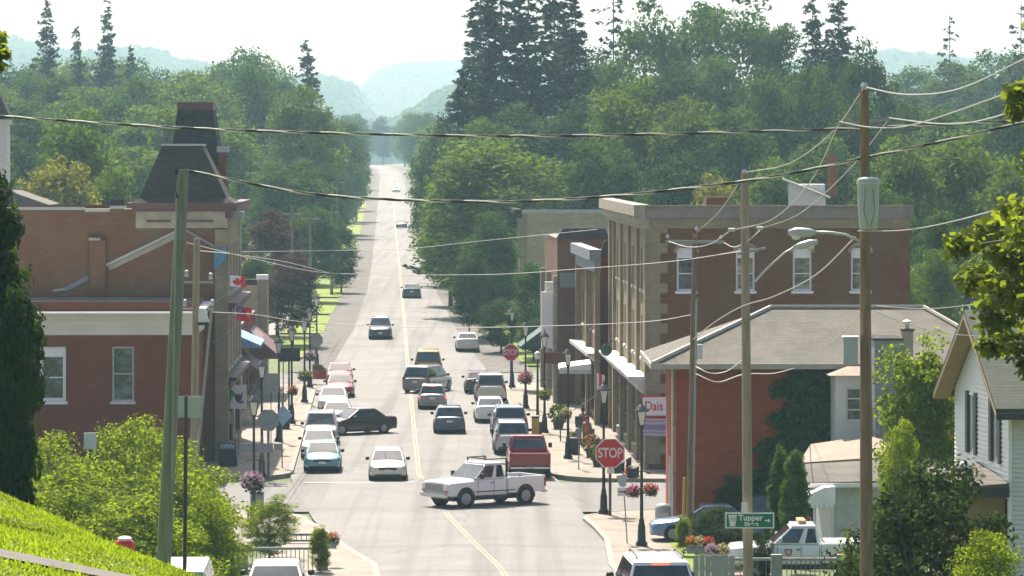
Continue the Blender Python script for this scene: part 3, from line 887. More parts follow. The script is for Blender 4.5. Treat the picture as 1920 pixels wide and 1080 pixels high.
MB().tube([(-.12,.35,0),(-.12,.35,6.7)], .06, 8).tube([(-.12,2.35,0),(-.12,2.35,3.0)], .07, 8).build('downpipe', M_DIRTW, A)
MB().box(.5, 1.0, -e-.3, -e-.08, HA+.3, HA+.9).build('roof_vent', M_DIRTW, rf)

# ---- right block: three-storey brick with tan quoins
B = thing('brick_block', 'three-storey brick commercial block with grey coping and arched white windows', 'building', (6.64, 195, .1), R(1.9))
HB, WB, DB = 12.35, 12.85, 31
us = [1.87, 4.76, 7.55, 10.4]
hs = [(u-.46, u+.46, 8.75, 10.85) for u in us] + [(1.2, 4.0, .7, 3.1)]
wall(B, M_BRN, 'S', 0, WB, 0, HB, 0, hs)
for h in hs[:4]:
    w = window(B, 'S', 0, h, M_WHITE, M_GLASSL if h is not hs[0] else M_GLASS, fw=.09, arch=.42)
    cx = (h[0]+h[1])/2
    MB().prism([(cx + .62*math.cos(R(t)), 10.62 + .5*math.sin(R(t))) for t in range(0, 181, 20)] + [(cx + .46*math.cos(R(t)), 10.62 + .34*math.sin(R(t))) for t in range(180, -1, -20)], -.06, .0).build('arch_lintel', M_STONE, w)
window(B, 'S', 0, hs[4], M_DARK, M_GLASS, bars=0)
cornice(B, mat('grey_brown_coping', (.24,.21,.175), .7, var=.15), 'S', 0, -.15, WB+.15, HB, [(-.05,.5,.12),(.5,.58,.2)], 'coping')
cornice(B, M_TAN, 'S', 0, 0, WB, HB, [(-.55,-.06,.03)], 'band')
for i in range(24):                                                        # toothed corner stones
    z = .3 + i * .49
    MB().box(-.04, (.95 if i % 2 else .6), -.05, .1, z, z + .485).build('quoin', M_TAN, B)
bays = [(.6, 6.2), (7.4, 13.0), (14.2, 19.8), (21.0, 26.4)]
wh = []
for a, b in bays:
    for k in range(2):
        c = a + (b-a) * (.27 + .46*k)
        wh += [(c-.5, c+.5, 5.3, 7.4), (c-.5, c+.5, 8.7, 10.7)]
sh = [(a+.1, b-.1, .5, 3.5) for a, b in bays]
wall(B, M_TAN, 'W', 0, DB, 0, HB, 0, wh + sh)
for h in wh: window(B, 'W', 0, h, M_DIRTW)
for i, h in enumerate(sh):
    window(B, 'W', 0, (h[0], h[1]-1.3, h[2], h[3]), M_GREENP if i % 2 else M_DARK, bars=0)
    door(B, 'W', 0, (h[1]-1.2, h[1]-.1, .5, 3.0), M_WOOD if i == 0 else M_GREENP)
for a in (-.05, 6.35, 13.15, 19.95, 26.6, 30.2):
    MB().box(-.16, .02, a, a+.9, 0, HB-.4).build('pilaster', M_TAN, B)
for i, (a, b) in enumerate(bays):
    cornice(B, M_DIRTW, 'W', 0, a-.3, b+.3, 3.7, [(0,.25,.25),(.25,.55,.5),(.55,.75,.8),(.75,.85,.95)], 'shop_cornice')
cornice(B, M_STONE, 'W', 0, -.1, DB, HB, [(-.6,-.35,.25),(-.35,.05,.45),(.05,.6,.7)])
wall(B, M_BRN, 'E', 0, DB, 0, HB, WB); wall(B, M_BRN, 'N', 0, WB, 0, HB, DB)
slab(B, M_TAR, .02, WB-.02, .02, DB-.02, HB-.5, HB-.2)
MB().box(3.5, 4.6, 8, 9.2, HB-.3, HB+.9).build('chimney', M_BRN, B)
MB().box(9.5, 10.5, 3, 4, HB-.3, HB+.25).build('roof_hatch', M_TIN, B)
# ---- next shops along the right side
C_ = thing('brick_shop', 'darker brick shop with blue-grey metal mansard beyond the tan pilasters', 'building', (5.0, 227, .1), R(2.6))
wh = [(c-.45, c+.45, 5.2, 7.2) for c in (2, 4.5, 8.5, 11.5, 15)]
wall(C_, M_BRN, 'W', 0, 18, 0, 9.6, 0, wh + [(.8, 7.5, .5, 3.2), (9, 17, .5, 3.2)]); wall(C_, M_RED, 'S', -.05, 10, 0, 9.6, .5); wall(C_, M_BRN, 'N', 0, 10, 0, 9.6, 18)
for h in wh: window(C_, 'W', 0, h, M_DIRTW)
window(C_, 'W', 0, (.8, 7.5, .5, 3.2), M_DARK, bars=0); window(C_, 'W', 0, (9, 17, .5, 3.2), M_DARK, bars=0)
slab(C_, M_TAR, 0, 10, .52, 18, 9.4, 9.6)
cornice(C_, M_BLUEG, 'W', 0, 0, 18, 9.6, [(-.9,-.2,.3),(-.2,.4,.6)])
MB().prism([(0,9.6),(10,9.6),(9.6,10.5),(.3,10.5)], .5, 1.0).build('parapet', M_SLATE, C_)
for a in (0, 8.0, 17.4): MB().box(-.3, .02, a, a+.6, 0, 9.0).build('pilaster', M_TAN, C_)
cornice(C_, M_DIRTW, 'W', 0, .3, 17.5, 3.6, [(0,.3,.3),(.3,.5,.7)], 'shop_cornice')
E_ = thing('end_shop', 'low brick shop with white upright panel at the far block corner', 'building', (2.85, 247, .1), R(2.2))
wall(E_, M_BRN, 'W', 0, 18, 0, 10.2, 0, [(2,7,.5,3),(10,16,.5,3),(3,4,5,7),(6,7,5,7),(11,12,5,7)]); wall(E_, M_BRN, 'S', -.05, 10, 0, 10.2, .0); wall(E_, M_BRN, 'N', 0, 10, 0, 10.2, 18)
for h in [(3,4,5,7),(6,7,5,7),(11,12,5,7)]: window(E_, 'W', 0, h, M_DIRTW)
MB().prism([(-.1,10.2),(3.2,10.2),(2.9,10.85),(.3,10.85)], -.12, .8).build('parapet', M_SLATE, E_)
MB().box(.1, 3.0, -.25, .0, 7.2, 8.1).build('wall_band', M_BLUEG, E_)
window(E_, 'W', 0, (2,7,.5,3), M_DARK, bars=0); window(E_, 'W', 0, (10,16,.5,3), M_DARK, bars=0)
slab(E_, M_TAR, 0, 10, .02, 18, 9.9, 10.15)
for a in (0, 9.0, 17.3): MB().box(-.3, .02, a, a+.6, 0, 7.9).build('pilaster', M_STONE, E_)
MB().box(-1.0, .0, .5, 1.0, 3.4, 6.9).build('upright_panel', M_WHITE, E_)
MB().box(-.75, -.05, 1.0, 1.6, 3.6, 7.5).build('panel_backing', M_DIRTW, E_)
MB().prism([(-1.9,3.0),(-.02,4.4),(-.02,2.9)], 11, 15.5, 'xz').build('awning', M_GREENP, E_)
MB().box(3.5, 4.4, 4, 5, 9.9, 11.3).build('chimney', M_BRN, E_)
# ---- tall tan end wall past the far cross street
D = thing('tan_end_building', 'tall grey-tan brick building beyond the far cross street', 'building', (X(977, 335), 335, .8), R(1.8))
HD = Z(398, 335) - .8
wall(D, M_GRYB, 'S', 0, 8.5, 0, HD, 0); wall(D, M_TAN, 'W', 0, 16, 0, HD, 0, [(2+3*i, 3+3*i, 4+3*j, 6+3*j) for i in range(4) for j in range(2)])
for i in range(4):
    for j in range(2): window(D, 'W', 0, (2+3*i, 3+3*i, 4+3*j, 6+3*j), M_DIRTW)
wall(D, M_GRYB, 'E', 0, 16, 0, HD, 8.5); wall(D, M_GRYB, 'N', 0, 8.5, 0, HD, 16)
slab(D, M_TAR, .02, 8.48, .02, 15.98, HD-.4, HD-.2)
cornice(D, M_TIN, 'S', 0, -.1, 8.6, HD, [(-.1,.22,.08)], 'coping'); cornice(D, M_SLATE, 'W', 0, -.2, 16, HD, [(-.5,-.1,.3),(-.1,.25,.6)])
MB().box(-.06, .5, -.06, .1, 0, HD-.2).build('corner_pilaster', M_TAN, D)
# ---- small white gabled house above the block
G_ = thing('white_gabled_house', 'small white house with brown chimney showing above the brick parapet', 'house', (X(1478, 262), 262, .3), R(-4))
hw_ = X(1548, 262) - X(1478, 262); zt = Z(372, 262) - .3
wall(G_, M_VINYL, 'S', 0, hw_, 0, zt, 0, [(1.15, 1.85, zt-1.0, zt-.45)]); window(G_, 'S', 0, (1.15,1.85,zt-1.0,zt-.45), M_WHITE)
wall(G_, M_VINYL, 'W', 0, 7, 0, zt+1.1, 0); wall(G_, M_VINYL, 'E', 0, 7, 0, zt, hw_)
MB().prism([(0,zt),(hw_,zt),(hw_,zt+.02),(0,zt+1.15)], -.005, .1).build('gable', M_VINYL, G_)
MB().prism([(-.4,zt+1.2),(hw_+.3,zt-.03),(hw_+.3,zt+.1),(-.4,zt+1.34)], -.25, 3.0).build('roof', M_DIRTW, G_)
MB().box(0.02, hw_-.02, 3.0, 7, 0, zt+.9).build('rear_block', M_TIN, G_)
MB().box(2.6, 3.3, 3, 3.7, zt, zt+2.9).build('chimney', M_BRN, G_)

# ---- left: low red brick building with cream frieze
LA = thing('red_brick_building', 'low red brick building with cream frieze and white roof edge', 'building', (X(366, 192), 192, .12), R(1.3))
WA, HLA = 13, Z(565, 192) - .12
zs0, zs1 = Z(752, 192) - .12, Z(650, 192) - .12
uu = [X(100, 192) - X(366, 192), X(231, 192) - X(366, 192), X(100, 192) - X(366, 192) - 3.4]
hs = [(u-.62, u+.62, zs0, zs1) for u in uu]
hs[1] = (uu[1]-.52, uu[1]+.52, zs0, zs1)
wall(LA, M_RED, 'S', -WA, 0, 0, HLA, 0, hs)
window(LA, 'S', 0, hs[0], M_WHITE, M_GLASS, fw=.15, arch=.34); window(LA, 'S', 0, hs[1], M_DIRTW, M_GLASS, fw=.07); window(LA, 'S', 0, hs[2], M_WHITE, M_GLASS, fw=.15, arch=.34)
wall(LA, M_RED, 'E', 0, 7.4, 0, HLA, 0, [(1,6,.4,3)]); window(LA, 'E', 0, (1,6,.4,3), M_DARK, bars=0)
zf = Z(628, 192) - .12
cornice(LA, M_CREAM, 'S', 0, -WA, .1, 0, [(zf,zf+.45,.05),(zf+.45,zf+.75,.12),(zf+.75,HLA-.6,.2)], 'frieze')
cornice(LA, M_CREAM, 'E', 0, -.02, 7.4, 0, [(zf,zf+.45,.05),(zf+.45,zf+.75,.12),(zf+.75,HLA-.6,.2)], 'frieze')
MB().hexa([(-WA,-.5,HLA-.6),(.4,-.5,HLA-.6),(.4,7.2,HLA-.4),(-WA,7.2,HLA-.4),(-WA,-.5,HLA-.5),(.4,-.5,HLA-.5),(.4,7.2,HLA-.24),(-WA,7.2,HLA-.24)]).build('roof_edge', M_WHITE, LA)
slab(LA, M_TAR, -WA, 0, 7.35, 7.9, HLA-.9, HLA-.1)
MB().box(-WA, .02, -.06, -.001, Z(772, 192)-.2, Z(768, 192)-.12).build('string_course', M_RED, LA)

# ---- left: tall brown brick building with mansard towers
LB = thing('mansard_building', 'tall brown brick building with two slate mansard towers at the corner', 'building', (X(424, 200), 200, .12), R(1.3))
HLB = Z(392, 200) - .12
XB = -X(424, 200)
def lu(px, d=200): return X(px, d) + XB
wall(LB, M_BRN, 'S', -16, 0, 0, HLB, 0)
fac = []
for a in (1.2, 4.4, 8.0, 11.2, 14.4): fac += [(a, a+1.1, 4.6, 7.0), (a, a+1.1, 8.4, 10.8)]
wall(LB, M_TAN, 'E', 0, 17, 0, HLB, 0, fac + [(.8, 7.6, .5, 3.3), (9, 16, .5, 3.3)])
for h in fac: window(LB, 'E', 0, h, M_DIRTW)
window(LB, 'E', 0, (.8,7.6,.5,3.3), M_DARK, bars=0); window(LB, 'E', 0, (9,16,.5,3.3), M_GREENP, bars=0)
wall(LB, M_BRN, 'W', 0, 17, 0, HLB, -16); wall(LB, M_BRN, 'N', -16, 0, 0, HLB, 17)
slab(LB, M_TAR, -15.95, -.05, .05, 16.95, HLB-.5, HLB-.2)
cornice(LB, M_TIN, 'S', 0, -16.1, lu(160), HLB, [(-.04,.1,.06)], 'coping'); cornice(LB, M_TIN, 'S', 0, lu(206), lu(250), HLB, [(.03,.16,.06)], 'coping')
cornice(LB, M_TIN, 'S', 0, lu(160), lu(206), HLB, [(-.14,-.02,.1)], 'coping')
MB().box(lu(207), lu(231), .3, .8, HLB, HLB+.5).build('roof_vent', M_SLATE, LB)
MB().box(lu(255), .06, -.09, .02, HLB-.95, HLB+.0).build('tower_band', M_STONE, LB)
MB().box(lu(275), lu(320), -.14, -.09, HLB-.66, HLB-.55).box(lu(345), lu(400), -.14, -.09, HLB-.66, HLB-.55).build('band_moulding', M_PURP, LB)
for z0, z1, m_ in ((0, 4.4, M_TAN), (4.4, HLB-1.0, M_TAN)): MB().box(-.55, .12, -.13, .6, z0, z1-.02).build('corner_pilaster', m_, LB)
# tower cornice and mansard roofs
tc = MB().box(lu(243)-.1, .5, -.5, 5.3, HLB+.04, HLB+.32).box(lu(248), .32, -.3, 5.1, HLB-.12, HLB+.04).build('tower_cornice', M_PURP, LB)
def frustum(x0, x1, y0, y1, z0, X0, X1, Y0, Y1, z1):
    return [(x0,y0,z0),(x1,y0,z0),(x1,y1,z0),(x0,y1,z0),(X0,Y0,z1),(X1,Y0,z1),(X1,Y1,z1),(X0,Y1,z1)]
zt1 = Z(273, 200) - .12
zk = HLB + .32 + .25
t1 = MB().hexa(frustum(lu(246), .4, -.4, 5.2, HLB+.32, lu(262), .02, -.02, 4.8, zk)).hexa(frustum(lu(262), .02, -.02, 4.8, zk, lu(302), lu(377), .9, 3.9, zt1)).build('mansard_roof', M_SLATE, LB)
MB().box(lu(300), lu(379), .85, 3.95, zt1-.005, zt1+.09).build('roof_crest', M_TIN, t1)
zt2 = Z(197, 212) - .12
d2 = lambda px: X(px, 212) + XB + .32
t2 = MB().hexa(frustum(d2(318), d2(432), 6.5, 13, HLB-.2, d2(341), d2(403), 8.2, 11, zt2)).build('mansard_roof', M_SLATE, LB)
MB().box(d2(339), d2(405), 8.1, 11.1, zt2-.3, zt2+.1).build('roof_crest', M_PURP, t2)
ch = MB().box(d2(417), d2(432), 7, 7.7, HLB-.3, Z(290, 207)).build('chimney', M_BRN, LB)
MB().box(d2(414), d2(435), 6.9, 7.8, Z(290, 207)+.005, Z(283, 207)+.12).build('chimney_cap', M_TIN, ch)
MB().box(.02, .75, 3, 3.8, Z(415, 205), Z(400, 205)).tube([(.55,3.2,Z(415,205)),(.55,3.2,Z(470,205))], .07, 6).build('bracket_lamp', M_TIN, LB)
MB().box(lu(170), lu(199), -.35, .02, Z(545, 200), Z(455, 200)).build('flue', M_BRN, LB)
MB().box(lu(168), lu(190), -.4, .02, Z(455, 200)+.003, Z(452, 200)+.05).build('flue_cap', M_STONE, LB)
def flash(pts, w, m_, nm):
    mb = MB()
    for (a, b), (c, d) in zip(pts, pts[1:]):
        mb.bar((lu(a), -.06, Z(b,200)-.12), (lu(c), -.06, Z(d,200)-.12), .1, w)
    return mb.build(nm, m_, LB)
flash([(200,497),(343,428)], .12, M_TIN, 'flashing'); flash([(343,428),(415,470)], .12, M_BLUEG, 'flashing')
flash([(205,503),(330,443)], .22, M_BRN if False else M_STONE, 'old_roof_line')
flash([(122,543),(166,520)], .2, M_BLUEG, 'flashing'); flash([(100,545),(125,541)], .12, M_STONE, 'flashing')
MB().prism([(lu(402),Z(512,200)),(lu(402),Z(475,200)),(lu(425),Z(466,200)),(lu(425),Z(490,200))], -.5, -.1).build('blue_board', mat('blue_tarp',(.07,.2,.30),.6), LB)
cornice(LB, M_PURP, 'E', 0, -.1, 17, 0, [(HLB-.45,HLB-.1,.25),(HLB-.1,HLB+.3,.5)]); cornice(LB, M_PURP, 'E', 0, -.1, 17, 7.4, [(0,.3,.3),(.3,.55,.55)], 'belt_course')
cornice(LB, M_DARK, 'E', 0, .3, 16.5, 3.6, [(0,.4,.2),(.4,.6,.5)], 'shop_cornice')
# ---- left: middle shops and low tan building
LC = thing('gabled_shop', 'dark brick shop with blue awning under the flags', 'building', (X(436, 226), 226, .12), R(1.5))
wall(LC, M_RED, 'S', -12, 0, 0, 5.2, 0); wall(LC, M_RED, 'E', 0, 34, 0, 5.2, 0, [(1,10,.5,3),(12,22,.5,3),(24,33,.5,3)])
for h in [(1,10,.5,3),(12,22,.5,3),(24,33,.5,3)]: window(LC, 'E', 0, h, M_WOOD, bars=0)
slab(LC, M_TAR, -12, 0, 0, 34, 5.0, 5.25)
MB().prism([(-.1,4.35),(-.1,5.2),(1.5,4.5),(1.5,4.35)], 2, 9, 'xz').build('awning', M_BLUE, LC)
MB().prism([(-.02,3.0),(-.02,4.3),(1.5,3.1),(1.5,2.95)], 1, 7.5, 'xz').build('awning', M_PURP, LC)
MB().prism([(-.02,2.6),(-.02,4.4),(1.9,2.75),(1.9,2.6)], 24, 33, 'xz').build('awning', M_PURP, LC)
for i in range(3): MB().bar((.02, 25.2+i*2.2, 4.36), (1.86, 25.2+i*2.2, 2.74), .35, .03).build('awning_stripe', M_CREAM, LC)
LD = thing('low_tan_building', 'low grey-tan brick building with white corner cap behind the flags', 'building', (X(499, 262), 262, .1), R(1.5))
HLD = Z(527, 262) - .1
wall(LD, M_GRYB, 'S', -9, 0, 0, HLD, 0); wall(LD, M_TAN, 'E', 0, 5, 0, HLD, 0, [(1.5,2.5,4,6)]); window(LD, 'E', 0, (1.5,2.5,4,6), M_DIRTW)
wall(LD, M_GRYB, 'N', -9, 0, 0, HLD, 5); slab(LD, M_TAR, -9, 0, .02, 5, HLD-.3, HLD-.1)
cornice(LD, M_SLATE, 'S', 0, -9, -.6, HLD, [(-.25,.08,.04)], 'coping')
MB().box(-.55, .06, -.08, .4, 0, HLD+.1).build('corner_pilaster', M_TAN, LD)
MB().box(-.65, .14, -.16, .5, HLD+.1, HLD+.42).build('corner_cap', M_WHITE, LD)
# ---- church tower at the left edge
CH = thing('church_tower', 'white church tower with dark pointed roof at the left picture edge', 'church', (X(-12, 275), 275, .1), R(2))
zc0, zc1 = Z(330, 275), Z(236, 275)
MB().box(-2.2, .9, 0, 2.6, 0, zc1).build('tower', M_DIRTW, CH)
MB().box(-2.35, 1.05, -.15, 2.75, zc1, zc1+.35).build('cornice', M_DIRTW, CH)
for i in range(3): MB().box(-1.6+.8*i, -1.35+.8*i, -.16, -.02, zc1-.5, zc1-.15).build('louvre', M_DARK, CH)
MB().hexa(frustum(-2.5, 1.2, -.3, 2.9, zc1+.35, -.75, -.65, 1.25, 1.35, zc1+4.2)).build('spire', M_SLATE, CH)
MB().prism([(-5,0),(3.6,0),(3.6,Z(388,275)),(.9,Z(362,275)),(-5,Z(362,275))], 2.62, 12).build('nave', M_SHING, CH)
MB().hexa(frustum(-2.4, 1.4, -.3, 2.61, Z(386,275), -2.2, .92, 0, 2.61, Z(345,275))).build('skirt_roof', M_SLATE, CH)

# ---- right foreground: white sided house
H_ = thing('white_siding_house', 'white house with lapped siding, dark shutters and green-grey roof, cut by the right edge', 'house', (12.45, 100, 3.6), R(5))
ez, rzz, gw = Z(757, 100) - 3.6, Z(598, 103.5) - 3.6, 7.0
wall(H_, M_VINYL, 'W', 0, gw, 0, ez, .05, [(1.3,2.1,ez-1.55,ez-.02),(4.3,5.1,ez-1.55,ez-.02)]); wall(H_, M_VINYL, 'S', 0, 8, 0, ez, .05)
MB().prism([(0,ez),(gw,ez),(gw/2,rzz)], .05, .15, 'yz').build('gable', M_VINYL, H_)
zz = .4
lap = .118
while zz < rzz - .15:                                                       # each lap of siding is its own board
    if zz < ez:
        a, b = 0, gw
    else:
        t = (zz - ez) / (rzz - ez); a, b = gw/2*t, gw - gw/2*t
    segs = [(a, b)] if zz > ez - .1 or zz < ez - 1.66 else [(0, 1.0), (2.4, 4.0), (5.4, gw)]
    for s0, s1 in segs:
        if s1 - s0 > .1: MB().prism([(.0,zz+.004),(.034,zz+lap),(.052,zz+lap),(.052,zz+.004)], s0, s1, 'xz').build('siding_board', M_VINYL, H_)
    if zz < ez - .1: MB().prism([(.0,zz+.004),(.034,zz+lap),(.052,zz+lap),(.052,zz+.004)], .05, 8, 'yz').build('siding_board', M_VINYL, H_)
    zz += lap
for a in (1.3, 4.3):
    w = window(H_, 'W', .05, (a, a+.8, ez-1.55, ez-.02), M_WHITE, M_GLASS, sill=False, depth=.08)
    for s in (a-.3, a+.8):
        MB().box(-.04, .03, s+.01, s+.29, ez-1.6, ez+.02).build('shutter', mat('slate_shutter', (.06,.08,.09), .5), H_)
MB().box(-.03, .06, -.03, .1, 0, ez).build('corner_board', M_WHITE, H_)
ro = .55
rr = (rzz - ez) / (gw/2)
MB().hexa([(-.45,-ro,ez-ro*rr+.04),(9,-ro,ez-ro*rr+.04),(9,gw/2,rzz+.06),(-.45,gw/2,rzz+.06),(-.45,-ro,ez-ro*rr+.22),(9,-ro,ez-ro*rr+.22),(9,gw/2,rzz+.24),(-.45,gw/2,rzz+.24)]).build('roof', M_SHINGG, H_)
MB().hexa([(-.45,gw/2,rzz+.06),(9,gw/2,rzz+.06),(9,gw+ro,ez-ro*rr+.04),(-.45,gw+ro,ez-ro*rr+.04),(-.45,gw/2,rzz+.24),(9,gw/2,rzz+.24),(9,gw+ro,ez-ro*rr+.22),(-.45,gw+ro,ez-ro*rr+.22)]).build('roof', M_SHINGG, H_)
for s in (0, 1):
    y0, z0 = (-ro, ez-ro*rr) if s == 0 else (gw+ro, ez-ro*rr)
    MB().hexa([(-.46,y0,z0-.02),(-.02,y0,z0-.02),(-.02,gw/2,rzz-.0),(-.46,gw/2,rzz-.0),(-.46,y0,z0+.1),(-.02,y0,z0+.1),(-.02,gw/2,rzz+.12),(-.46,gw/2,rzz+.12)]).build('bargeboard', M_WOOD, H_)
MB().box(-.45, 9, -ro-.1, -ro, ez-ro*rr-.05, ez-ro*rr+.12).build('gutter', M_DARK, H_)
MB().tube([(1.2,-.03,0),(1.2,-.03,ez-.4)], .025, 6).build('conduit', M_DIRTW, H_)
# porch roof with dish
pz = Z(922, 98.5) - 3.6
MB().hexa([(-1.5,-.2,pz-.15),(-.05,-.2,pz-.08),(-.05,3.6,pz+.15),(-1.5,3.6,pz+.05),(-1.5,-.2,pz),(-.05,-.2,pz+.1),(-.05,3.6,pz+.35),(-1.5,3.6,pz+.2)]).build('porch_roof', M_SHING, H_)
MB().box(-1.55, -.05, -.26, -.2, pz-.25, pz+.02).build('porch_fascia', M_DARK, H_)
MB().box(-1.3, -.05, .3, 3.4, 0, pz-.16).build('porch_wall', M_WOOD, H_)
sd = thing('satellite_dish', 'grey satellite dish on the low porch roof', 'satellite dish', (X(1815, 100), 100.2, Z(905, 100)), R(25))
MB().lathe([(.0,.0),(.1,.015),(.18,.04),(.24,.08),(.23,.085),(.0,.03)], 16, axis='y').build('dish', mat('dish_grey', (.42,.45,.44), .5), sd).rotation_euler = (R(-25), 0, 0)
sd.children[0].location = (0, 0, .34)
MB().tube([(0,.05,.34),(0,.12,.1),(0,.1,0)], .022, 6).tube([(0,.03,.18),(0,-.3,.3)], .015, 6).build('mast', M_TIN, sd)

# ---- right middle distance: grey sided annex, chimney, white house, bungalow
K_ = thing('white_corner_house', 'narrow white house with small hip roof behind the brown utility pole', 'house', (X(1567, 161), 161, .05), R(2))
kz = Z(706, 161)
wall(K_, M_VINYL, 'S', 0, 2.2, 0, kz, 0, [(.42,1.3,kz-1.85,kz-.5)]); window(K_, 'S', 0, (.42,1.3,kz-1.85,kz-.5), M_WHITE, bars=2, sill=False)
wall(K_, M_VINYL, 'W', 0, 4, 0, kz, 0); wall(K_, M_VINYL, 'E', 0, 4, 0, kz, 2.2)
MB().add([(-.3,-.3,kz),(2.5,-.3,kz),(2.5,4.3,kz),(-.3,4.3,kz),(.95,1.4,kz+.45),(1.3,1.4,kz+.45)], [(0,1,5,4),(1,2,5),(2,3,4,5),(3,0,4),(3,2,1,0)]).build('roof', M_BROWNR, K_)
K2 = thing('grey_annex', 'slate grey sided annex with tan chimney beside the hip roof', 'house', (X(1640, 159), 159, .05), R(1))
k2 = Z(645, 157)
wall(K2, M_BLUEG, 'S', 0, 1.1, 0, k2, 0); wall(K2, M_BLUEG, 'W', 0, 3, 0, k2, 0); wall(K2, M_BLUEG, 'E', 0, 3, 0, k2, 1.1); slab(K2, M_SLATE, -.05, 1.15, -.05, 3, k2, k2+.08)
ck = MB().box(1.12, 1.55, .1, .6, 0, Z(628,157)).build('chimney', M_STONE, K2)
MB().box(1.08, 1.6, .05, .65, Z(628,157), Z(624,157)+.02).build('chimney_cap', M_BRN, ck)
MB().tube([(1.34,.35,Z(624,157)),(1.34,.35,Z(612,157))], .09, 8).lathe([(.16,0),(.2,.05),(.12,.1),(.0,.12)], 10, c=(1.34,.35,Z(612,157))).build('flue_cowl', M_TIN, ck)
K3 = thing('bungalow', 'low white bungalow with brown and grey roofs and a white awning', 'house', (X(1512, 153), 153, .1), R(3))
b1 = Z(912, 153)
wall(K3, M_DIRTW, 'S', .95, 5.2, 0, b1, 0, [(3.2,4.2,.6,1.7)]); window(K3, 'S', 0, (3.2,4.2,.6,1.7), M_WHITE); wall(K3, M_DIRTW, 'W', 0, 4.5, 0, b1, .95)
MB().hexa([(-.05,-.5,b1-.05),(5.6,-.5,b1+.05),(5.6,2.5,b1+.75),(.25,2.5,b1+.45),(-.05,-.5,b1+.08),(5.6,-.5,b1+.2),(5.6,2.5,b1+.9),(.25,2.5,b1+.6)]).build('roof', M_SHING, K3)
MB().hexa([(0,2.4,b1+.3),(5.6,2.4,b1+.8),(5.6,6.5,b1+1.5),(1.0,6.5,b1+.85),(0,2.4,b1+.62),(5.6,2.4,b1+.98),(5.6,6.5,b1+1.7),(1.0,6.5,b1+1.05)]).build('roof', M_BROWNR, K3)
MB().box(0, 5.6, -.58, -.5, b1-.1, b1+.06).build('gutter', M_WHITE, K3)
MB().tube([(1.0,-.1,0),(1.0,-.1,b1)], .05, 6).build('downpipe', M_WHITE, K3)
aw = MB()
za = Z(920, 152)
MB().prism([(-.75,za-.62),(-.68,za-.5),(.5,za+.05),(.93,za+.08),(.93,za-.6)], -1.4, .0, 'xz').build('awning', M_WHITE, K3)
for i in range(9): MB().box(-.74+.18*i, -.6+.18*i, -1.44, -1.405, za-.72, za-.6).build('awning_scallop', M_WHITE, K3)
for xp in (.1, .5): MB().box(xp, xp+.09, -1.3, -1.2, 0, za-.62).build('porch_post', M_WHITE, K3)
# ---------------------------------------------------------------- vehicles
def paint(name, col, metal=.25, rough=.32):
    return mat(name, col, rough, metal=metal, var=.03, vscale=.6, spec=.5, coat=.8)
M_TYRE = mat('tyre_rubber', (.018,.018,.019), .85, var=.2, vscale=8)
M_RIM = mat('alloy_rim', (.30,.30,.31), .5, metal=.2, var=.1)
M_CARGL = glass_mat('car_glass', (.035,.05,.055), .03)
M_BLK = mat('black_plastic', (.022,.022,.024), .55, var=.15)
M_LAMP = mat('headlamp_lens', (.62,.64,.66), .12, var=.1, spec=.8)
M_TAIL = mat('tail_lamp_lens', (.30,.012,.012), .2, var=.15, spec=.7)
M_AMBER = mat('amber_lens', (.6,.22,.03), .25, var=.1)
M_PLATE = mat('licence_plate', (.55,.57,.60), .4, var=.1, vscale=30)
M_CHROME = mat('chrome_trim', (.55,.55,.55), .18, metal=.9, var=.05)
def lit_mat():
    m, nt, b = _new('lit_brake_lamp')
    b.inputs['Base Color'].default_value = (.5,.03,.02,1)
    b.inputs['Emission Color'].default_value = (1,.12,.07,1); b.inputs['Emission Strength'].default_value = 1.1
    return m
M_LIT = lit_mat()

SPEC = {
 'sedan': dict(L=4.5, W=1.76, H=1.43, hood=.88, belt=.92, deck=.98, yf0=1.02, yf1=.22, yr1=-.95, yr0=-1.62, r=.31),
 'hatch': dict(L=3.95, W=1.70, H=1.50, hood=.92, belt=.95, deck=.97, yf0=1.05, yf1=.35, yr1=-1.45, yr0=-1.82, r=.31),
 'suv':   dict(L=4.55, W=1.82, H=1.72, hood=1.02, belt=1.05, deck=1.06, yf0=1.05, yf1=.42, yr1=-1.85, yr0=-2.15, r=.36),
 'minivan': dict(L=4.9, W=1.92, H=1.78, hood=1.0, belt=1.04, deck=1.05, yf0=1.5, yf1=.62, yr1=-2.0, yr0=-2.32, r=.34),
 'van':   dict(L=5.2, W=2.0, H=2.02, hood=1.12, belt=1.15, deck=1.15, yf0=1.75, yf1=1.15, yr1=-2.35, yr0=-2.5, r=.36),
}
def ring(y, w, zb, zt):
    h = zt - zb
    pr = [(.0, zb), (.84, zb), (.965, zb+.07*h), (1, zb+.34*h), (.99, zb+.66*h), (.95, zb+.88*h), (.84, zb+.985*h), (.45, zt+.012), (0, zt+.02)]
    pts = [(w*a, y, z) for a, z in pr]
    return pts + [(-w*a, y, z) for a, z in pr[-2:0:-1]]

def inset(a, b, c, d, m=.06, off=.012, th=.01, u0=0., u1=1.):
    """glass panel laid into the quad a-b-c-d (a,b bottom; c,d top)"""
    a, b, c, d = map(Vector, (a, b, c, d))
    n = (b - a).cross(d - a).normalized()
    def pt(u, w): return (a*(1-u) + b*u)*(1-w) + (d*(1-u) + c*u)*w
    hgt = ((d + c)/2 - (a + b)/2).length; wid = (b - a).length
    mu, mw = m/wid, m/hgt
    q = [pt(u0+mu, mw), pt(u1-mu, mw), pt(u1-mu, 1-mw), pt(u0+mu, 1-mw)]
    return MB().hexa([p - n*.02 for p in q] + [p + n*off for p in q])

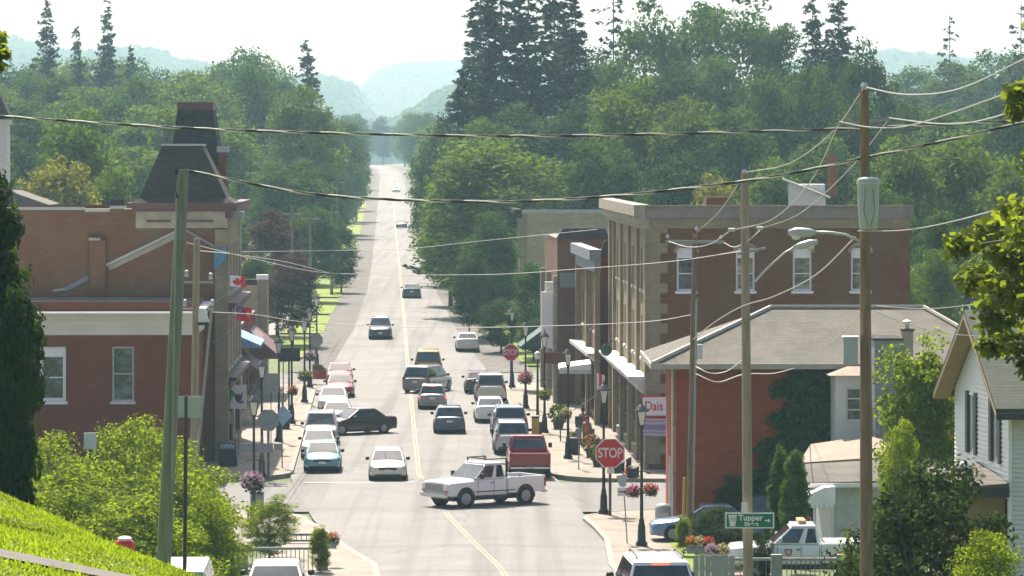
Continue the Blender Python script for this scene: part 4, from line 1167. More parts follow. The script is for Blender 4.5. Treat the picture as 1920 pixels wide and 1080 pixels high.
def wheel(parent, x, y, r, w=.21, side=1):
    t = MB().lathe([(r*.62,-w/2),(r*.93,-w/2),(r,-w/2+.03),(r,w/2-.03),(r*.93,w/2),(r*.62,w/2)], 18, axis='x').build('wheel', M_TYRE, parent, smooth='auto', loc=(x, y, r))
    MB().lathe([(r*.68,side*(w/2-.01)),(r*.62,side*(w/2+.012)),(r*.24,side*(w/2+.006)),(.03,side*(w/2+.014))], 14, axis='x').build('rim', M_RIM, t, smooth='auto')

def arch(parent, x, y, r, side):
    MB().lathe([(r*1.15,-.006),(r*1.15,.006)], 20, c=(x, y, r*1.02), axis='x').build('wheel_well_shade', M_BLK, parent)  # flat black disc paints the shade of a wheel opening that is not cut

def place(px, d, z=None): return (X(px, d), d, float(road_z(d)) + .045 if z is None else z)

def car(spec, pm, label, px, bottom_d, rz=0, facing='away', cat='car', name='parked_car', group=None, lit=False, racks=False, open_door=False, z=None, wscale=1.0):
    """bottom_d: distance of the bumper seen by the camera"""
    s = SPEC[spec]
    hd = R(1.81) + rz + (0 if facing == 'away' else math.pi)
    cyd = bottom_d + s['L']/2 * abs(math.cos(rz)) + s['W']/2 * abs(math.sin(rz))
    x, y, zz = place(px, bottom_d, z)
    x = X(px, bottom_d) - .0316 * (cyd - bottom_d) * (1 if abs(rz) < .3 else 0)
    t = thing(name, label, cat, (x, cyd, zz), hd, group, scale=(wscale, 1, 1))
    L, W, H = s['L'], s['W'], s['H']; w = W/2
    hood, belt, deck = s['hood'], s['belt'], s['deck']
    hl = L/2
    sedan = spec == 'sedan'
    rg_ = [ring(hl, w*.80, .34, hood*.74), ring(hl-.07, w*.91, .26, hood*.80), ring(hl-.3, w*.985, .22, hood*.90), ring(s['yf0']+.35, w, .2, hood*.975), ring(s['yf0']-.1, w, .2, belt),
           ring(0, w, .2, belt), ring(s['yr0']+.1, w, .2, deck), ring(-hl+.35, w*.99, .22, deck*.99), ring(-hl+.08, w*.94, .27, deck*(.96 if sedan else .97)), ring(-hl, w*.86, .34, deck*(.86 if sedan else .9))]
    MB().loft(rg_).build('body', pm, t, smooth='auto')
    wb, wt = w*.93, w*.74
    zb, zt = belt-.03, H-.07
    yf0, yf1, yr1, yr0 = s['yf0'], s['yf1'], s['yr1'], s['yr0']
    bo = [(-wb,yr0,zb),(wb,yr0,zb),(wb,yf0,zb),(-wb,yf0,zb)]
    to = [(-wt,yr1,zt),(wt,yr1,zt),(wt,yf1,zt),(-wt,yf1,zt)]
    MB().hexa(bo + to).build('cabin', pm, t, bevel=.05)
    inset(bo[2], bo[3], to[3], to[2], .07).build('windshield', M_CARGL, t)
    inset(bo[0], bo[1], to[1], to[0], .08).build('rear_window', M_CARGL, t)
    for sd, (p, q, r_, u) in ((1, (bo[1], bo[2], to[2], to[1])), (-1, (bo[3], bo[0], to[0], to[3]))):
        cuts = (0, .34, .66, 1) if spec in ('minivan','suv','van') else (.02, .5, .98)
        for a, b in zip(cuts, cuts[1:]): inset(p, q, r_, u, .055, u0=a, u1=b).build('side_window', M_CARGL, t)
    cr = [(x_*k, (yr1+yf1)/2 + (y_-(yr1+yf1)/2)*k, z_) for k, z_ in ((1.02, zt), (.93, H-.025), (.6, H)) for x_, y_ in ((-wt,yr1),(wt,yr1),(wt,yf1),(-wt,yf1))]
    MB().loft([cr[0:4], cr[4:8], cr[8:12]]).build('roof', pm, t, smooth=False, bevel=.03)
    r = s['r']
    ya, yb = hl*.63, -hl*.58
    for sd in (-1, 1):
        for yy_ in (ya, yb):
            arch(t, sd*(w-.004), yy_, r, sd); wheel(t, sd*(w-.083), yy_, r, side=sd)
        # lamps
        MB().hexa([(sd*w*.50,hl-.02,hood*.60),(sd*w*.86,hl-.12,hood*.62),(sd*w*.88,hl-.32,hood*.64),(sd*w*.5,hl-.3,hood*.62),(sd*w*.5,hl-.05,hood*.76),(sd*w*.86,hl-.15,hood*.80),(sd*w*.88,hl-.34,hood*.82),(sd*w*.5,hl-.32,hood*.78)]).build('headlight', M_LAMP, t)
        z0, z1 = (deck*.62, deck*.86) if sedan or spec == 'hatch' else (deck*.68, deck*1.0)
        xi = .48 if sedan else .72
        MB().hexa([(sd*w*xi,-hl+.035,z0),(sd*w*.93,-hl+.06,z0),(sd*w*.965,-hl+.28,z0),(sd*w*xi,-hl+.2,z0),(sd*w*xi,-hl+.03,z1),(sd*w*.92,-hl+.05,z1),(sd*w*.955,-hl+.28,z1),(sd*w*xi,-hl+.2,z1)]).build('tail_light', M_LIT if lit else M_TAIL, t)
        MB().lathe([(.02,-.1),(.08,-.07),(.095,0),(.08,.07),(.02,.1)], 8, c=(sd*(w+.09), yf0-.42, belt+.05), axis='x').build('mirror', M_BLK, t, smooth=True)
    MB().box(-w*.48, w*.48, hl-.06, hl+.012, hood*.60, hood*.72).build('grille', M_BLK, t)
    MB().box(-w*.7, w*.7, hl-.2, hl-.01, .24, .40).build('lower_intake', M_BLK, t)
    MB().box(-.16, .16, hl-.02, hl+.02, .44, .55).build('licence_plate', M_PLATE, t)
    zp = deck*.66 if not sedan else deck*.60
    MB().box(-.16, .16, -hl-.022, -hl+.02, zp, zp+.12).build('licence_plate', M_PLATE, t)
    MB().box(-w*.8, w*.8, -hl+.0, -hl+.2, .25, .42).build('rear_bumper', M_BLK if spec in ('suv','van') else pm, t)
    MB().box(-w*.86, w*.86, -hl+.5, hl-.5, .16, .24).build('underbody', M_BLK, t)
    if racks:
        for sd in (-1, 1): MB().tube([(sd*wt*.82,yr1+.2,H+.01),(sd*wt*.82,yr1+.3,H+.07),(sd*wt*.82,yf1-.3,H+.07),(sd*wt*.82,yf1-.2,H+.01)], .022, 6).build('roof_rail', M_BLK, t)
    if lit: MB().box(-.2, .2, yr1-.045, yr1+.02, zt-.05, zt+.005).build('brake_light', M_LIT, t)
    if open_door:
        dr = MB().hexa([(0,0,.3),(.05,0,.3),(.05,1.05,.3),(0,1.05,.3),(0,0,belt),(.05,0,belt),(.05,1.05,belt),(0,1.05,belt)]).bar((.02,0,belt),(-.12,.3,H-.15),.05).bar((-.12,.3,H-.15),(-.14,.95,H-.13),.05).bar((-.14,.95,H-.13),(.02,1.05,belt),.05).build('open_door', pm, t, loc=(w, yf0-.1, 0), rz=R(-100+180+0))
        dr.rotation_euler = (0, 0, R(open_door))
        MB().hexa([(.0,.08,belt),(.03,.08,belt),(.03,1.0,belt),(.0,1.0,belt),(-.1,.33,H-.18),(-.08,.33,H-.18),(-.11,.92,H-.17),(-.13,.92,H-.17)]).build('door_glass', M_CARGL, dr)
    return t

def pickup(pm, label, px, d, hd, kind='plain', name='pickup_truck', z=None, L=5.5, W=1.96):
    """d: distance of the truck's centre"""
    x, y, zz = place(px, d, z)
    t = thing(name, label, 'truck', (x, y, zz), hd)
    w, hl = W/2, L/2
    y_cab0 = -.55                       # rear of cab
    g = .46
    nose = [ring(hl, w*.95, .62, 1.08), ring(hl-.04, w*.985, .52, 1.13), ring(hl-.3, w, .48, 1.17), ring(1.25, w, g, 1.22), ring(1.0, w, g, 1.24), ring(y_cab0, w, g, 1.25)]
    MB().loft(nose).build('body', pm, t, smooth='auto')
    zb, zt, H = 1.21, 1.84, 1.93
    bo = [(-w*.95,y_cab0+.02,zb),(w*.95,y_cab0+.02,zb),(w*.95,1.22,zb),(-w*.95,1.22,zb)]
    to = [(-w*.78,y_cab0+.14,zt),(w*.78,y_cab0+.14,zt),(w*.80,.52,zt),(-w*.80,.52,zt)]
    MB().hexa(bo + to).build('cab', pm, t, bevel=.06)
    MB().loft([[(p[0]*1.02,p[1],zt) for p in to], [(p[0]*.93,.2+(p[1]-.2)*.93,H-.02) for p in to], [(p[0]*.6,.2+(p[1]-.2)*.6,H) for p in to]]).build('roof', pm, t, bevel=.03)
    inset(bo[2], bo[3], to[3], to[2], .06).build('windshield', M_CARGL, t)
    inset(bo[0], bo[1], to[1], to[0], .12).build('rear_window', M_CARGL, t)
    for (p, q, r_, u) in ((bo[1], bo[2], to[2], to[1]), (bo[3], bo[0], to[0], to[3])):
        rev = p[0] < 0
        for a, b in ((.03,.36), (.42,.97)):
            if rev: a, b = 1-b, 1-a
            inset(p, q, r_, u, .07, u0=a, u1=b).build('side_window', M_CARGL, t)
    # bed
    for sd in (-1, 1):
        xa, xb = sorted((sd*w, sd*(w-.10)))
        MB().box(xa, xb, -hl+.04, y_cab0-.06, .54, 1.25).build('bed_side', pm, t, bevel=.025)
    MB().box(-w+.1, w-.1, -hl+.1, y_cab0-.06, .60, .68).build('bed_floor', M_BLK, t)
    MB().box(-w+.1, w-.1, y_cab0-.14, y_cab0-.06, .6, 1.22).build('bed_front', pm, t)
    MB().box(-w+.11, w-.11, -hl+.0, -hl+.07, .62, 1.24).build('tailgate', pm, t, bevel=.02)
    MB().box(-w*.95, w*.95, -hl-.12, -hl+.02, .48, .60).build('rear_bumper', M_CHROME, t, bevel=.02)
    MB().box(-w*.98, w*.98, hl-.06, hl+.12, .46, .64).build('front_bumper', M_CHROME if kind == 'plain' else M_DIRTW, t, bevel=.03)
    MB().box(-w*.66, w*.66, hl-.03, hl+.03, .72, 1.06).build('grille', mat('grille_grey', (.2,.2,.19), .5), t)
    for i in range(5): MB().box(-w*.64, w*.64, hl+.025, hl+.045, .75+.065*i, .77+.065*i).build('grille_bar', M_CHROME, t)
    for sd in (-1, 1):
        MB().hexa([(sd*w*.68,hl-.05,.80),(sd*w*.93,hl-.05,.80),(sd*w*.93,hl+.03,.80),(sd*w*.68,hl+.035,.80),(sd*w*.68,hl-.05,1.04),(sd*w*.93,hl-.05,1.04),(sd*w*.93,hl+.02,1.04),(sd*w*.68,hl+.03,1.04)]).build('headlight', M_LAMP, t)
        MB().box(*sorted((sd*w*.7, sd*w*.985)), hl-.1, hl+.02, .69, .78).build('turn_signal', M_AMBER, t)
        MB().box(*sorted((sd*w*.86, sd*w*1.003)), -hl+.01, -hl+.12, .76, 1.16).build('tail_light', M_TAIL, t)
        for ys_ in (1.02, .16, -.5): MB().box(*sorted((sd*(w*.99), sd*(w+.003))), ys_-.008, ys_+.008, .56, 1.17).build('door_gap', M_BLK, t)
        MB().box(*sorted((sd*(w*.99), sd*(w+.012))), -hl+1.7, hl-1.5, .66, .70).build('side_moulding', M_BLK, t)
        MB().box(*sorted((sd*(w+.04), sd*(w+.22))), .86, .97, 1.24, 1.48).build('mirror', M_BLK if kind != 'rescue' else M_DIRTW, t, bevel=.02)
        for yy_ in (hl-1.0, -hl+1.12):
            arch(t, sd*(w-.003), yy_, .42, sd); wheel(t, sd*(w-.11), yy_, .39, .26, sd)
        MB().box(*sorted((sd*(w+.002), sd*(w+.02))), .2, .34, 1.02, 1.06).build('door_handle', M_BLK, t)
    MB().box(-w*.86, w*.86, -hl+.5, hl-.4, .3, .5).build('underbody', M_BLK, t)
    MB().box(-.16, .16, -hl-.145, -hl-.1, .5, .6).build('licence_plate', M_PLATE, t)
    return t

PW = paint('white_car_paint', (.74,.75,.76), .0); PS = paint('silver_car_paint', (.42,.45,.46), .5)
PT = paint('teal_car_paint', (.10,.26,.30), .4); PG = paint('grey_car_paint', (.20,.205,.20), .4)
PN = paint('navy_car_paint', (.02,.06,.10), .3); PR = paint('red_car_paint', (.24,.012,.02), .1)
PM = paint('maroon_car_paint', (.035,.014,.02), .3); PC = paint('champagne_car_paint', (.50,.48,.43), .4)
PY_ = paint('yellow_van_paint', (.55,.33,.03), .0); PD = paint('dark_car_paint', (.045,.055,.07), .4)
PB = paint('pale_blue_car_paint', (.33,.42,.48), .4); PK = paint('blue_silver_paint', (.12,.20,.34), .4)

gp_l, gp_r = 'cars parked along the left kerb', 'vehicles parked along the right kerb'
car('sedan', PT, 'teal sedan at the front of the left parked row, nearest the corner', 604, 194, facing='to', group=gp_l)
car('sedan', PW, 'white sedan parked close behind the teal sedan', 597, 202.5, facing='to', group=gp_l)
car('suv', paint('rose_silver_paint', (.42,.36,.36), .4), 'silver-rose sport utility parked behind the white sedan on the left', 601, 212, facing='to', group=gp_l)
car('sedan', PS, 'silver sedan parked beyond the turning maroon car', 632, 226, facing='to', group=gp_l)
car('sedan', PW, 'white car parked fifth from the left corner with its bright windshield', 624, 240, facing='to', group=gp_l)
car('sedan', PR, 'red car parked second from the far end of the left row', 637, 254, facing='to', group=gp_l)
car('sedan', PR, 'red car with its driver door swung open at the far end of the left row', 636, 268, facing='to', group=gp_l, open_door=-115)
car('sedan', PM, 'dark maroon sedan turning out across the left lane', 664, 219.5, rz=R(-58), facing='to', name='moving_car')
car('sedan', PC, 'pale champagne sedan driving towards the intersection', 727, 189, facing='to', name='moving_car')
car('hatch', PN, 'dark navy hatchback driving away in the right lane', 843, 221, name='moving_car', racks=False)
car('hatch', PG, 'grey hatchback driving away with its brake lamps lit', 811, 242, name='moving_car', lit=True)
car('minivan', PG, 'grey minivan angled left in the right lane ahead of the grey hatchback', 800, 258, rz=R(-20), name='moving_car', cat='van')
car('van', PY_, 'yellow van ahead of the grey minivan', 803, 274, name='moving_car', cat='van', z=.05)
car('suv', PD, 'dark sport utility with bright hood coming down the road alone', 713, 318, facing='to', name='moving_car')
car('sedan', PD, 'dark car climbing away past the right verge', 772, 386, name='moving_car')
car('sedan', PD, 'small dark car far up the bright road', 753, 657, facing='to', name='moving_car')
car('sedan', PW, 'tiny pale car farthest up the road near the crest', 743, 930, facing='to', name='moving_car')
car('sedan', PC, 'pale car parked on the right beyond the far cross street', 877, 305, name='parked_car')
car('minivan', PC, 'beige van parked farthest along the right kerb', 921, 249, group=gp_r, cat='van')
car('sedan', PM, 'maroon car peeping out left of the beige van', 898, 258, name='parked_car')
car('sedan', PW, 'white sedan parked between the beige van and the pale blue wagon', 920, 230, group=gp_r)
car('suv', PB, 'pale blue-white sport utility with roof rack parked on the right', 957, 218, group=gp_r, racks=True, wscale=1.08)
car('suv', PS, 'silver sport utility parked right behind the red pickup', 961, 205.5, group=gp_r)
rp = pickup(PR, 'red pickup truck at the near end of the right parked row', 990, 193, R(1.81))
wp = pickup(PW, 'white extended-cab pickup turning left across the intersection', 908, 176.5, R(90+36), L=5.35)
MB().bar((-.8,-.62,1.8),(.8,-.62,1.8),.06).bar((-.8,-.62,1.0),(-.8,-.62,2.08),.06).bar((.8,-.62,1.0),(.8,-.62,2.08),.06).bar((-.8,-.62,2.06),(-.8,.35,2.06),.05).bar((.8,-.62,2.06),(.8,.35,2.06),.05).bar((-.8,.33,2.06),(.8,.33,2.06),.05).bar((.8,.33,1.9),(.8,.33,2.06),.05).build('cab_rack', M_BLK, wp)
MB().tube([(-.7,.6,1.75),(-.72,.55,2.3)], .012, 4).build('aerial', M_BLK, wp)
# white rescue truck behind the right railing
tr = pickup(PW, 'white rescue truck with red stripe and crest behind the grey railing', 1507, 145.5, R(90), kind='rescue', L=5.4)
M_REDP = mat('red_stripe_paint', (.5,.03,.04), .4, var=.05)
MB().box(-1.0, -.986, -.9, 2.4, .72, .77).build('stripe', M_REDP, tr)
MB().hexa([(-.995,-1.6,1.06),(-.985,-1.6,1.06),(-.985,-.9,.74),(-.995,-.9,.74),(-.995,-1.6,1.12),(-.985,-1.6,1.12),(-.985,-.86,.80),(-.995,-.86,.80)]).build('stripe', M_REDP, tr)
MB().box(-1.0, -.985, -2.5, -1.6, 1.06, 1.12).build('stripe', M_REDP, tr)
MB().prism([(.62,.80),(.74,.88),(.76,1.06),(.48,1.06),(.50,.88)], -1.0, -.986, 'yz').build('crest', M_REDP, tr)
MB().prism([(.62,.85),(.70,.91),(.71,1.02),(.53,1.02),(.54,.91)], -1.006, -1.0, 'yz').build('crest_centre', M_DIRTW, tr)
MB().box(-.6, .6, -.05, .25, 1.94, 2.07).build('light_bar', mat('amber_bar', (.55,.40,.22), .3), tr, bevel=.03)
MB().box(-.95, .95, -2.6, -.75, .7, 1.28).build('equipment_box', M_DIRTW, tr, bevel=.03)
# driveway cars beside the red brick building
car('sedan', PK, 'blue-silver sedan parked in front of the orange brick wall', 1327, 158.6, rz=R(90), facing='away', z=.14)
car('suv', PD, 'dark blue sport utility half hidden behind the cedars', 1432, 163.5-4.0, rz=R(90), z=.14)
# foreground vehicles
fs = car('suv', PW, 'white sport utility with red high brake lamp at the bottom edge', 1236, 96, name='moving_car', lit=True, racks=True, rz=R(2.0), z=4.0)
car('sedan', PW, 'white car beside the left railing, cut by the bottom edge', 515, 112, name='parked_car', z=2.52)
car('van', PW, 'white van mostly hidden by the lawn bank at lower left', 325, 104, name='parked_van', cat='van', facing='to', z=2.55)
# ---------------------------------------------------------------- street lamps with flower baskets
M_IRON = mat('black_iron', (.02,.024,.032), .45, var=.1)
M_LGL = mat('frosted_lamp_glass', (.66,.64,.56), .4, var=.08)
FLOW = {}
def flower_mat(n, col): return leaf_mat('petals_' + n, col, trans=col, tr_amt=.35, yellow=col, ymix=.05)
FM = {'pink': flower_mat('pink', (.42,.09,.17)), 'mauve': flower_mat('mauve', (.42,.26,.36)), 'yellow': flower_mat('yellow', (.5,.42,.2)), 'red': flower_mat('red', (.5,.07,.04)), 'green': L_BUSH, 'orange': flower_mat('orange', (.45,.16,.06))}
def blob(name, seed, m, n=260, leaf=.05):
    rg = np.random.default_rng(seed)
    d = unit(rg.normal(size=(n, 3)))
    p = d * (.55 + .45 * rg.random(n))[:, None] * np.array([.5, .5, .38])
    V, Fc = quads_from(p, unit(d + .7 * rg.normal(size=d.shape)), leaf * (.6 + .8 * rg.random(n)), rg, .8)
    return tinted_mesh(name, V, Fc, rg.random(n), m)
for i, k in enumerate(FM): FLOW[k] = blob('flowers_' + k, 300 + i, FM[k])
LEAFB = blob('basket_leaves', 320, L_BUSHD, 260, .06)
M_POT = mat('planter_brown', (.10,.07,.05), .8)

def flower_basket(label, loc, size, colour, parent_name='flower_basket', squash=1.0, group='hanging flower baskets'):
    t = thing(parent_name, label, 'flower basket', loc, group=group)
    MB().lathe([(.02,-.34*size),(.2*size,-.3*size),(.3*size,-.1*size),(.32*size,0)], 10).build('basket', M_POT, t, smooth=True)
    o = part('leaves', LEAFB, t); o['kind'] = 'stuff'; o.scale = (size*1.0, size*1.0, size*squash); o.location = (0,0,-.06*size)
    o = part('flowers', FLOW[colour], t); o['kind'] = 'stuff'; o.scale = (size*1.08, size*1.08, size*squash); o.location = (0,0,.10*size)
    return t

def make_lamp(label, px, d, h=5.6, z=.13):
    t = thing('street_lamp', label, 'street lamp', (X(px, d), d, z), group='black lantern street lamps')
    k = h / 5.6
    MB().lathe([(.24,0),(.24,.12),(.17,.2),(.15,.75),(.105,.95),(.115,1.0),(.075,1.08)], 10).build('base', M_IRON, t, smooth='auto')
    MB().lathe([(.075,1.05),(.062,2.4),(.05,4.55*k),(.075,4.6*k),(.06,4.66*k)], 10).build('post', M_IRON, t, smooth='auto')
    z0 = 4.66*k
    MB().lathe([(.06,z0),(.13,z0+.05),(.12,z0+.09)], 8).build('lantern_cup', M_IRON, t)
    MB().lathe([(.12,z0+.09),(.235,z0+.62)], 4).build('lantern_glass', M_LGL, t)
    for i in range(4):
        a = math.pi/2 * (i + .5)
        MB().bar((.125*math.cos(a),.125*math.sin(a),z0+.09),(.245*math.cos(a),.245*math.sin(a),z0+.62),.025).build('lantern_bar', M_IRON, t)
    MB().lathe([(.30,z0+.62),(.29,z0+.66),(.15,z0+.82),(.06,z0+.9),(.03,z0+.98),(.01,z0+1.05)], 8).build('lantern_top', M_IRON, t)
    MB().tube([(-.36,0,2.85*k),(0,0,2.95*k),(.36,0,2.85*k)], .018, 5).build('basket_arm', M_IRON, t)
    return t
lamps = [('leftmost lantern lamp with a mauve basket low on its post', 476, 163), ('lantern lamp beside the grey back of the near stop sign', 491, 190.5), ('third lantern lamp along the left kerb behind the blue diamond', 523, 214),
         ('fourth lantern lamp along the left kerb with a round dark sign behind', 547, 228.5), ('fifth lantern lamp along the left pavement with a leafy basket', 571, 248), ('sixth lantern lamp along the left pavement', 581, 264), ('farthest lantern lamp on the left, by the far stop sign back', 594, 287),
         ('nearest lantern lamp on the right with the bright pink basket', 1203, 157), ('lantern lamp standing just behind the near stop sign', 1132, 171), ('lantern lamp on the right pavement with the pale basket', 1065, 202),
         ('lantern lamp right of the parked pale blue wagon', 1021, 221), ('lantern lamp with pink basket right of the beige van', 985.5, 242), ('lantern lamp at the far right stop sign', 960, 264)]
for l, px, d in lamps: make_lamp(l, px, d, 5.6 if d < 235 else 5.2, .13 if d < 286 else .2)
for l, px, py, d, s, c in (('round mauve flower basket low at the left corner', 475, 905, 162.6, 1.05, 'mauve'), ('leafy basket on the fourth left lamp', 549, 733, 228.1, .7, 'orange'), ('leafy basket with faint red flowers on the fifth left lamp', 571, 705, 247.6, .95, 'green'),
        ('small basket on the sixth left lamp', 581, 668, 263.6, .9, 'mauve'), ('bright pink flower basket by the nearest right lamp', 1187, 921, 156.8, .66, 'pink'), ('red and pink flower basket right of the nearest right lamp', 1220, 919, 156.8, .66, 'red'),
        ('pale yellow flower basket on the right pavement lamp', 1061, 776, 201.5, .7, 'yellow'), ('trailing green basket on the lamp by the wagon', 1021, 741, 220.5, .8, 'green'), ('round pink flower basket beside the beige van', 985, 709, 241.6, 1.0, 'pink')):
    flower_basket(l, P(px, py, d), s, c)
gl = thing('globe_lamp', 'globe lamp on a dark post by the far shop', 'street lamp', (X(1008, 236), 236, .13))
MB().tube([(0,0,0),(0,0,3.3)], [.09,.05], 8).build('post', M_IRON, gl); MB().lathe([(.05,3.3),(.17,3.38),(.22,3.52),(.17,3.68),(.03,3.76)], 12).build('globe', M_LGL, gl, smooth=True)

# ---------------------------------------------------------------- signs
M_SRED = mat('stop_red', (.55,.02,.03), .45, var=.06); M_SWHT = mat('sign_white', (.70,.70,.68), .45, var=.06); M_SBACK = mat('sign_back_grey', (.20,.22,.22), .5, metal=.3, var=.12)
M_SGRN = mat('sign_green', (.0,.16,.105), .45, var=.06); M_POST = mat('galvanised_post', (.27,.27,.26), .5, metal=.4, var=.15); M_WOODP = mat('weathered_sign_post', (.12,.10,.09), .85, var=.2)
M_SBLK = mat('sign_black', (.02,.02,.02), .5)
def octagon(r, k=1.0): return [(r*k*math.cos(R(22.5+45*i))/math.cos(R(22.5)), r*k*math.sin(R(22.5+45*i))/math.cos(R(22.5))) for i in range(8)]
def stop_sign(label, px, py, d, r, front=True, lean=0.0, z=.13, post=M_WOODP):
    t = thing('stop_sign', label, 'stop sign', (X(px, d), d, z), group='stop signs')
    zc = Z(py, d) - z
    MB().tube([(0,.06,0),(0,.06,zc+(r*.6 if front else -.0))], .06, 8).build('post', post, t)
    f = -1 if front else 1
    MB().prism([(a, zc+b) for a, b in octagon(r)], 0, .02).build('border', M_SWHT if front else M_SBACK, t)
    if front:
        MB().prism([(a, zc+b) for a, b in octagon(r, .93)], -.008, -.001).build('face', M_SRED, t)
        lettering('lettering', 'STOP', r*.95, M_SWHT, t, (0, -.014, zc), (R(90), 0, 0), bold=.012, sx=.74)
    return t
stop_sign('large red stop sign facing the camera at the near right corner', 1144, 850, 170.4, .62)
stop_sign('red stop sign facing the camera at the far cross street', 958, 661, 262, .53)
stop_sign('grey back of the near stop sign at the left corner', 503, 788, 190, .5, False)
stop_sign('grey back of the far stop sign at the left', 592, 638, 286, .5, False, z=.2)
ss = thing('sign_plate', 'small white plate under the near stop sign', 'sign', (X(1145, 170.3), 170.3, Z(888, 170.3)))
MB().box(-.16,.16,-.01,.0,0,.2).build('plate', M_SWHT, ss)
# blue diamond back
bd = thing('warning_sign', 'pale blue diamond-shaped sign back on a thin leaning post', 'sign', (X(529, 196), 196, .13))
MB().tube([(0,.03,0),(.0,.03,Z(750,196)-.13)], .03, 6).build('post', M_POST, bd)
zc = Z(779, 196) - .13
MB().prism([(.02,zc-.55),(.52,zc+.0),(.02,zc+.55),(-.30,zc+.0)], -.02, 0).build('plate', mat('blue_sign_back', (.30,.42,.55), .4, var=.08), bd)
# grey street name board
nb = thing('street_name_sign', 'grey back of a horizontal street name board at the left corner', 'sign', (X(491, 188), 188, .13))
MB().tube([(0,.05,0),(0,.05,Z(820,188)-.13)], .07, 8).build('post', M_WOODP, nb)
MB().box(X(451,188)-X(491,188), X(512,188)-X(491,188), -.02, .02, Z(848,188)-.13, Z(831,188)-.13).build('board', M_SBACK, nb)
MB().box(X(513,188)-X(491,188), X(530,188)-X(491,188), .02, .05, Z(843,188)-.13, Z(832,188)-.13).build('board_end', M_SBACK, nb)
# county route marker on leaning post
rm = thing('route_marker', 'grey flared route marker with arrow plate on a leaning thin post', 'sign', (X(1176, 158), 158, .13))
zz0 = Z(930, 158) - .13
dx = X(1168, 158) - X(1176, 158)
MB().tube([(0,.03,0),(dx,.03,zz0+.9)], .024, 6).build('post', M_POST, rm)
q = [(-.19,.38),(-.20,.80),(-.21,.82),(.17,.90),(.16,.42)]
MB().prism([(dx-.13,zz0+.36),(dx-.27,zz0+.80),(dx+.17,zz0+.86),(dx+.12,zz0+.38)], -.02, 0).build('shield', mat('shield_grey', (.40,.42,.40), .5, var=.15), rm)
MB().box(dx-.22, dx+.22, -.03, -.01, zz0+.0, zz0+.34).build('arrow_plate', M_SWHT, rm)
MB().box(dx-.15, dx+.06, -.038, -.031, zz0+.14, zz0+.19).prism([(dx+.05,zz0+.10),(dx+.16,zz0+.165),(dx+.05,zz0+.23)], -.038, -.031).build('arrow', M_SBLK, rm)
# green Tupper Street sign on the middle pole
ts = thing('street_sign', 'green Tupper Street sign with route shield on the tan pole', 'sign', P(1406, 976, 114.6))
MB().box(-.71,.70,0,.02,-.225,.225).build('border', M_SWHT, ts)
MB().box(-.67,.66,-.006,-.001,-.19,.19).build('panel', M_SGRN, ts)
MB().prism([(-.62,.165),(-.37,.165),(-.42,-.165),(-.57,-.165)], -.012, -.007).build('shield', M_SWHT, ts)
lettering('shield_lettering', '10', .17, mat('shield_lettering_grey', (.25,.24,.22), .6), ts, (-.495, -.016, .03), (R(90),0,0))
lettering('lettering', 'Tupper', .235, M_SWHT, ts, (.02, -.012, .075), (R(90),0,0), bold=.006)
lettering('lettering', 'Street', .165, M_SWHT, ts, (.04, -.012, -.105), (R(90),0,0), bold=.005)
MB().box(.42,.53,-.012,-.007,-.018,.018).prism([(.52,-.06),(.60,0),(.52,.06)], -.012, -.007).build('arrow', M_SWHT, ts)
wt_ = thing('notice_plate', 'small white notice on the tan pole above the green sign', 'sign', P(1396, 950, 114.6)); MB().box(-.09,.09,0,.015,-.14,.13).build('plate', M_SWHT, wt_)
# shop signs on the brick block
dz = thing('shop_sign', 'white shop sign with red border reading Dais behind the brick corner', 'sign', P(1226, 762, 194.6), R(1.9))
MB().box(-.62,.95,0,.05,-.52,.52).build('border', M_SRED, dz); MB().box(-.55,.9,-.008,-.001,-.44,.44).build('panel', M_SWHT, dz)
lettering('lettering', 'Dais', .62, M_SRED, dz, (.0, -.014, 0.0), (R(90),0,0), bold=.008, sx=.82)
ps = thing('shop_poster', 'colourful swirl poster under the Dais sign', 'poster', P(1226, 802, 194.55), R(1.9))
def swirl():
    m, nt, b = _new('swirl_print')
    w = nt.nodes.new('ShaderNodeTexWave'); w.wave_type = 'RINGS'; w.inputs['Scale'].default_value = .55; w.inputs['Distortion'].default_value = 3
    tc = nt.nodes.new('ShaderNodeTexCoord'); nt.links.new(tc.outputs['Object'], w.inputs['Vector'])
    cr = nt.nodes.new('ShaderNodeValToRGB')
    for p, c in ((0,(.30,.12,.3)),(.3,(.12,.25,.45)),(.55,(.45,.35,.15)),(.75,(.5,.5,.5)),(1,(.35,.15,.35))):
        e = cr.color_ramp.elements.new(p) if p not in (0, 1) else cr.color_ramp.elements[0 if p == 0 else -1]; e.color = (*c, 1)
    nt.links.new(w.outputs['Fac'], cr.inputs[0]); nt.links.new(cr.outputs[0], b.inputs['Base Color'])
    return m
MB().box(-.55,.75,0,.03,-.42,.45).build('print', swirl(), ps)
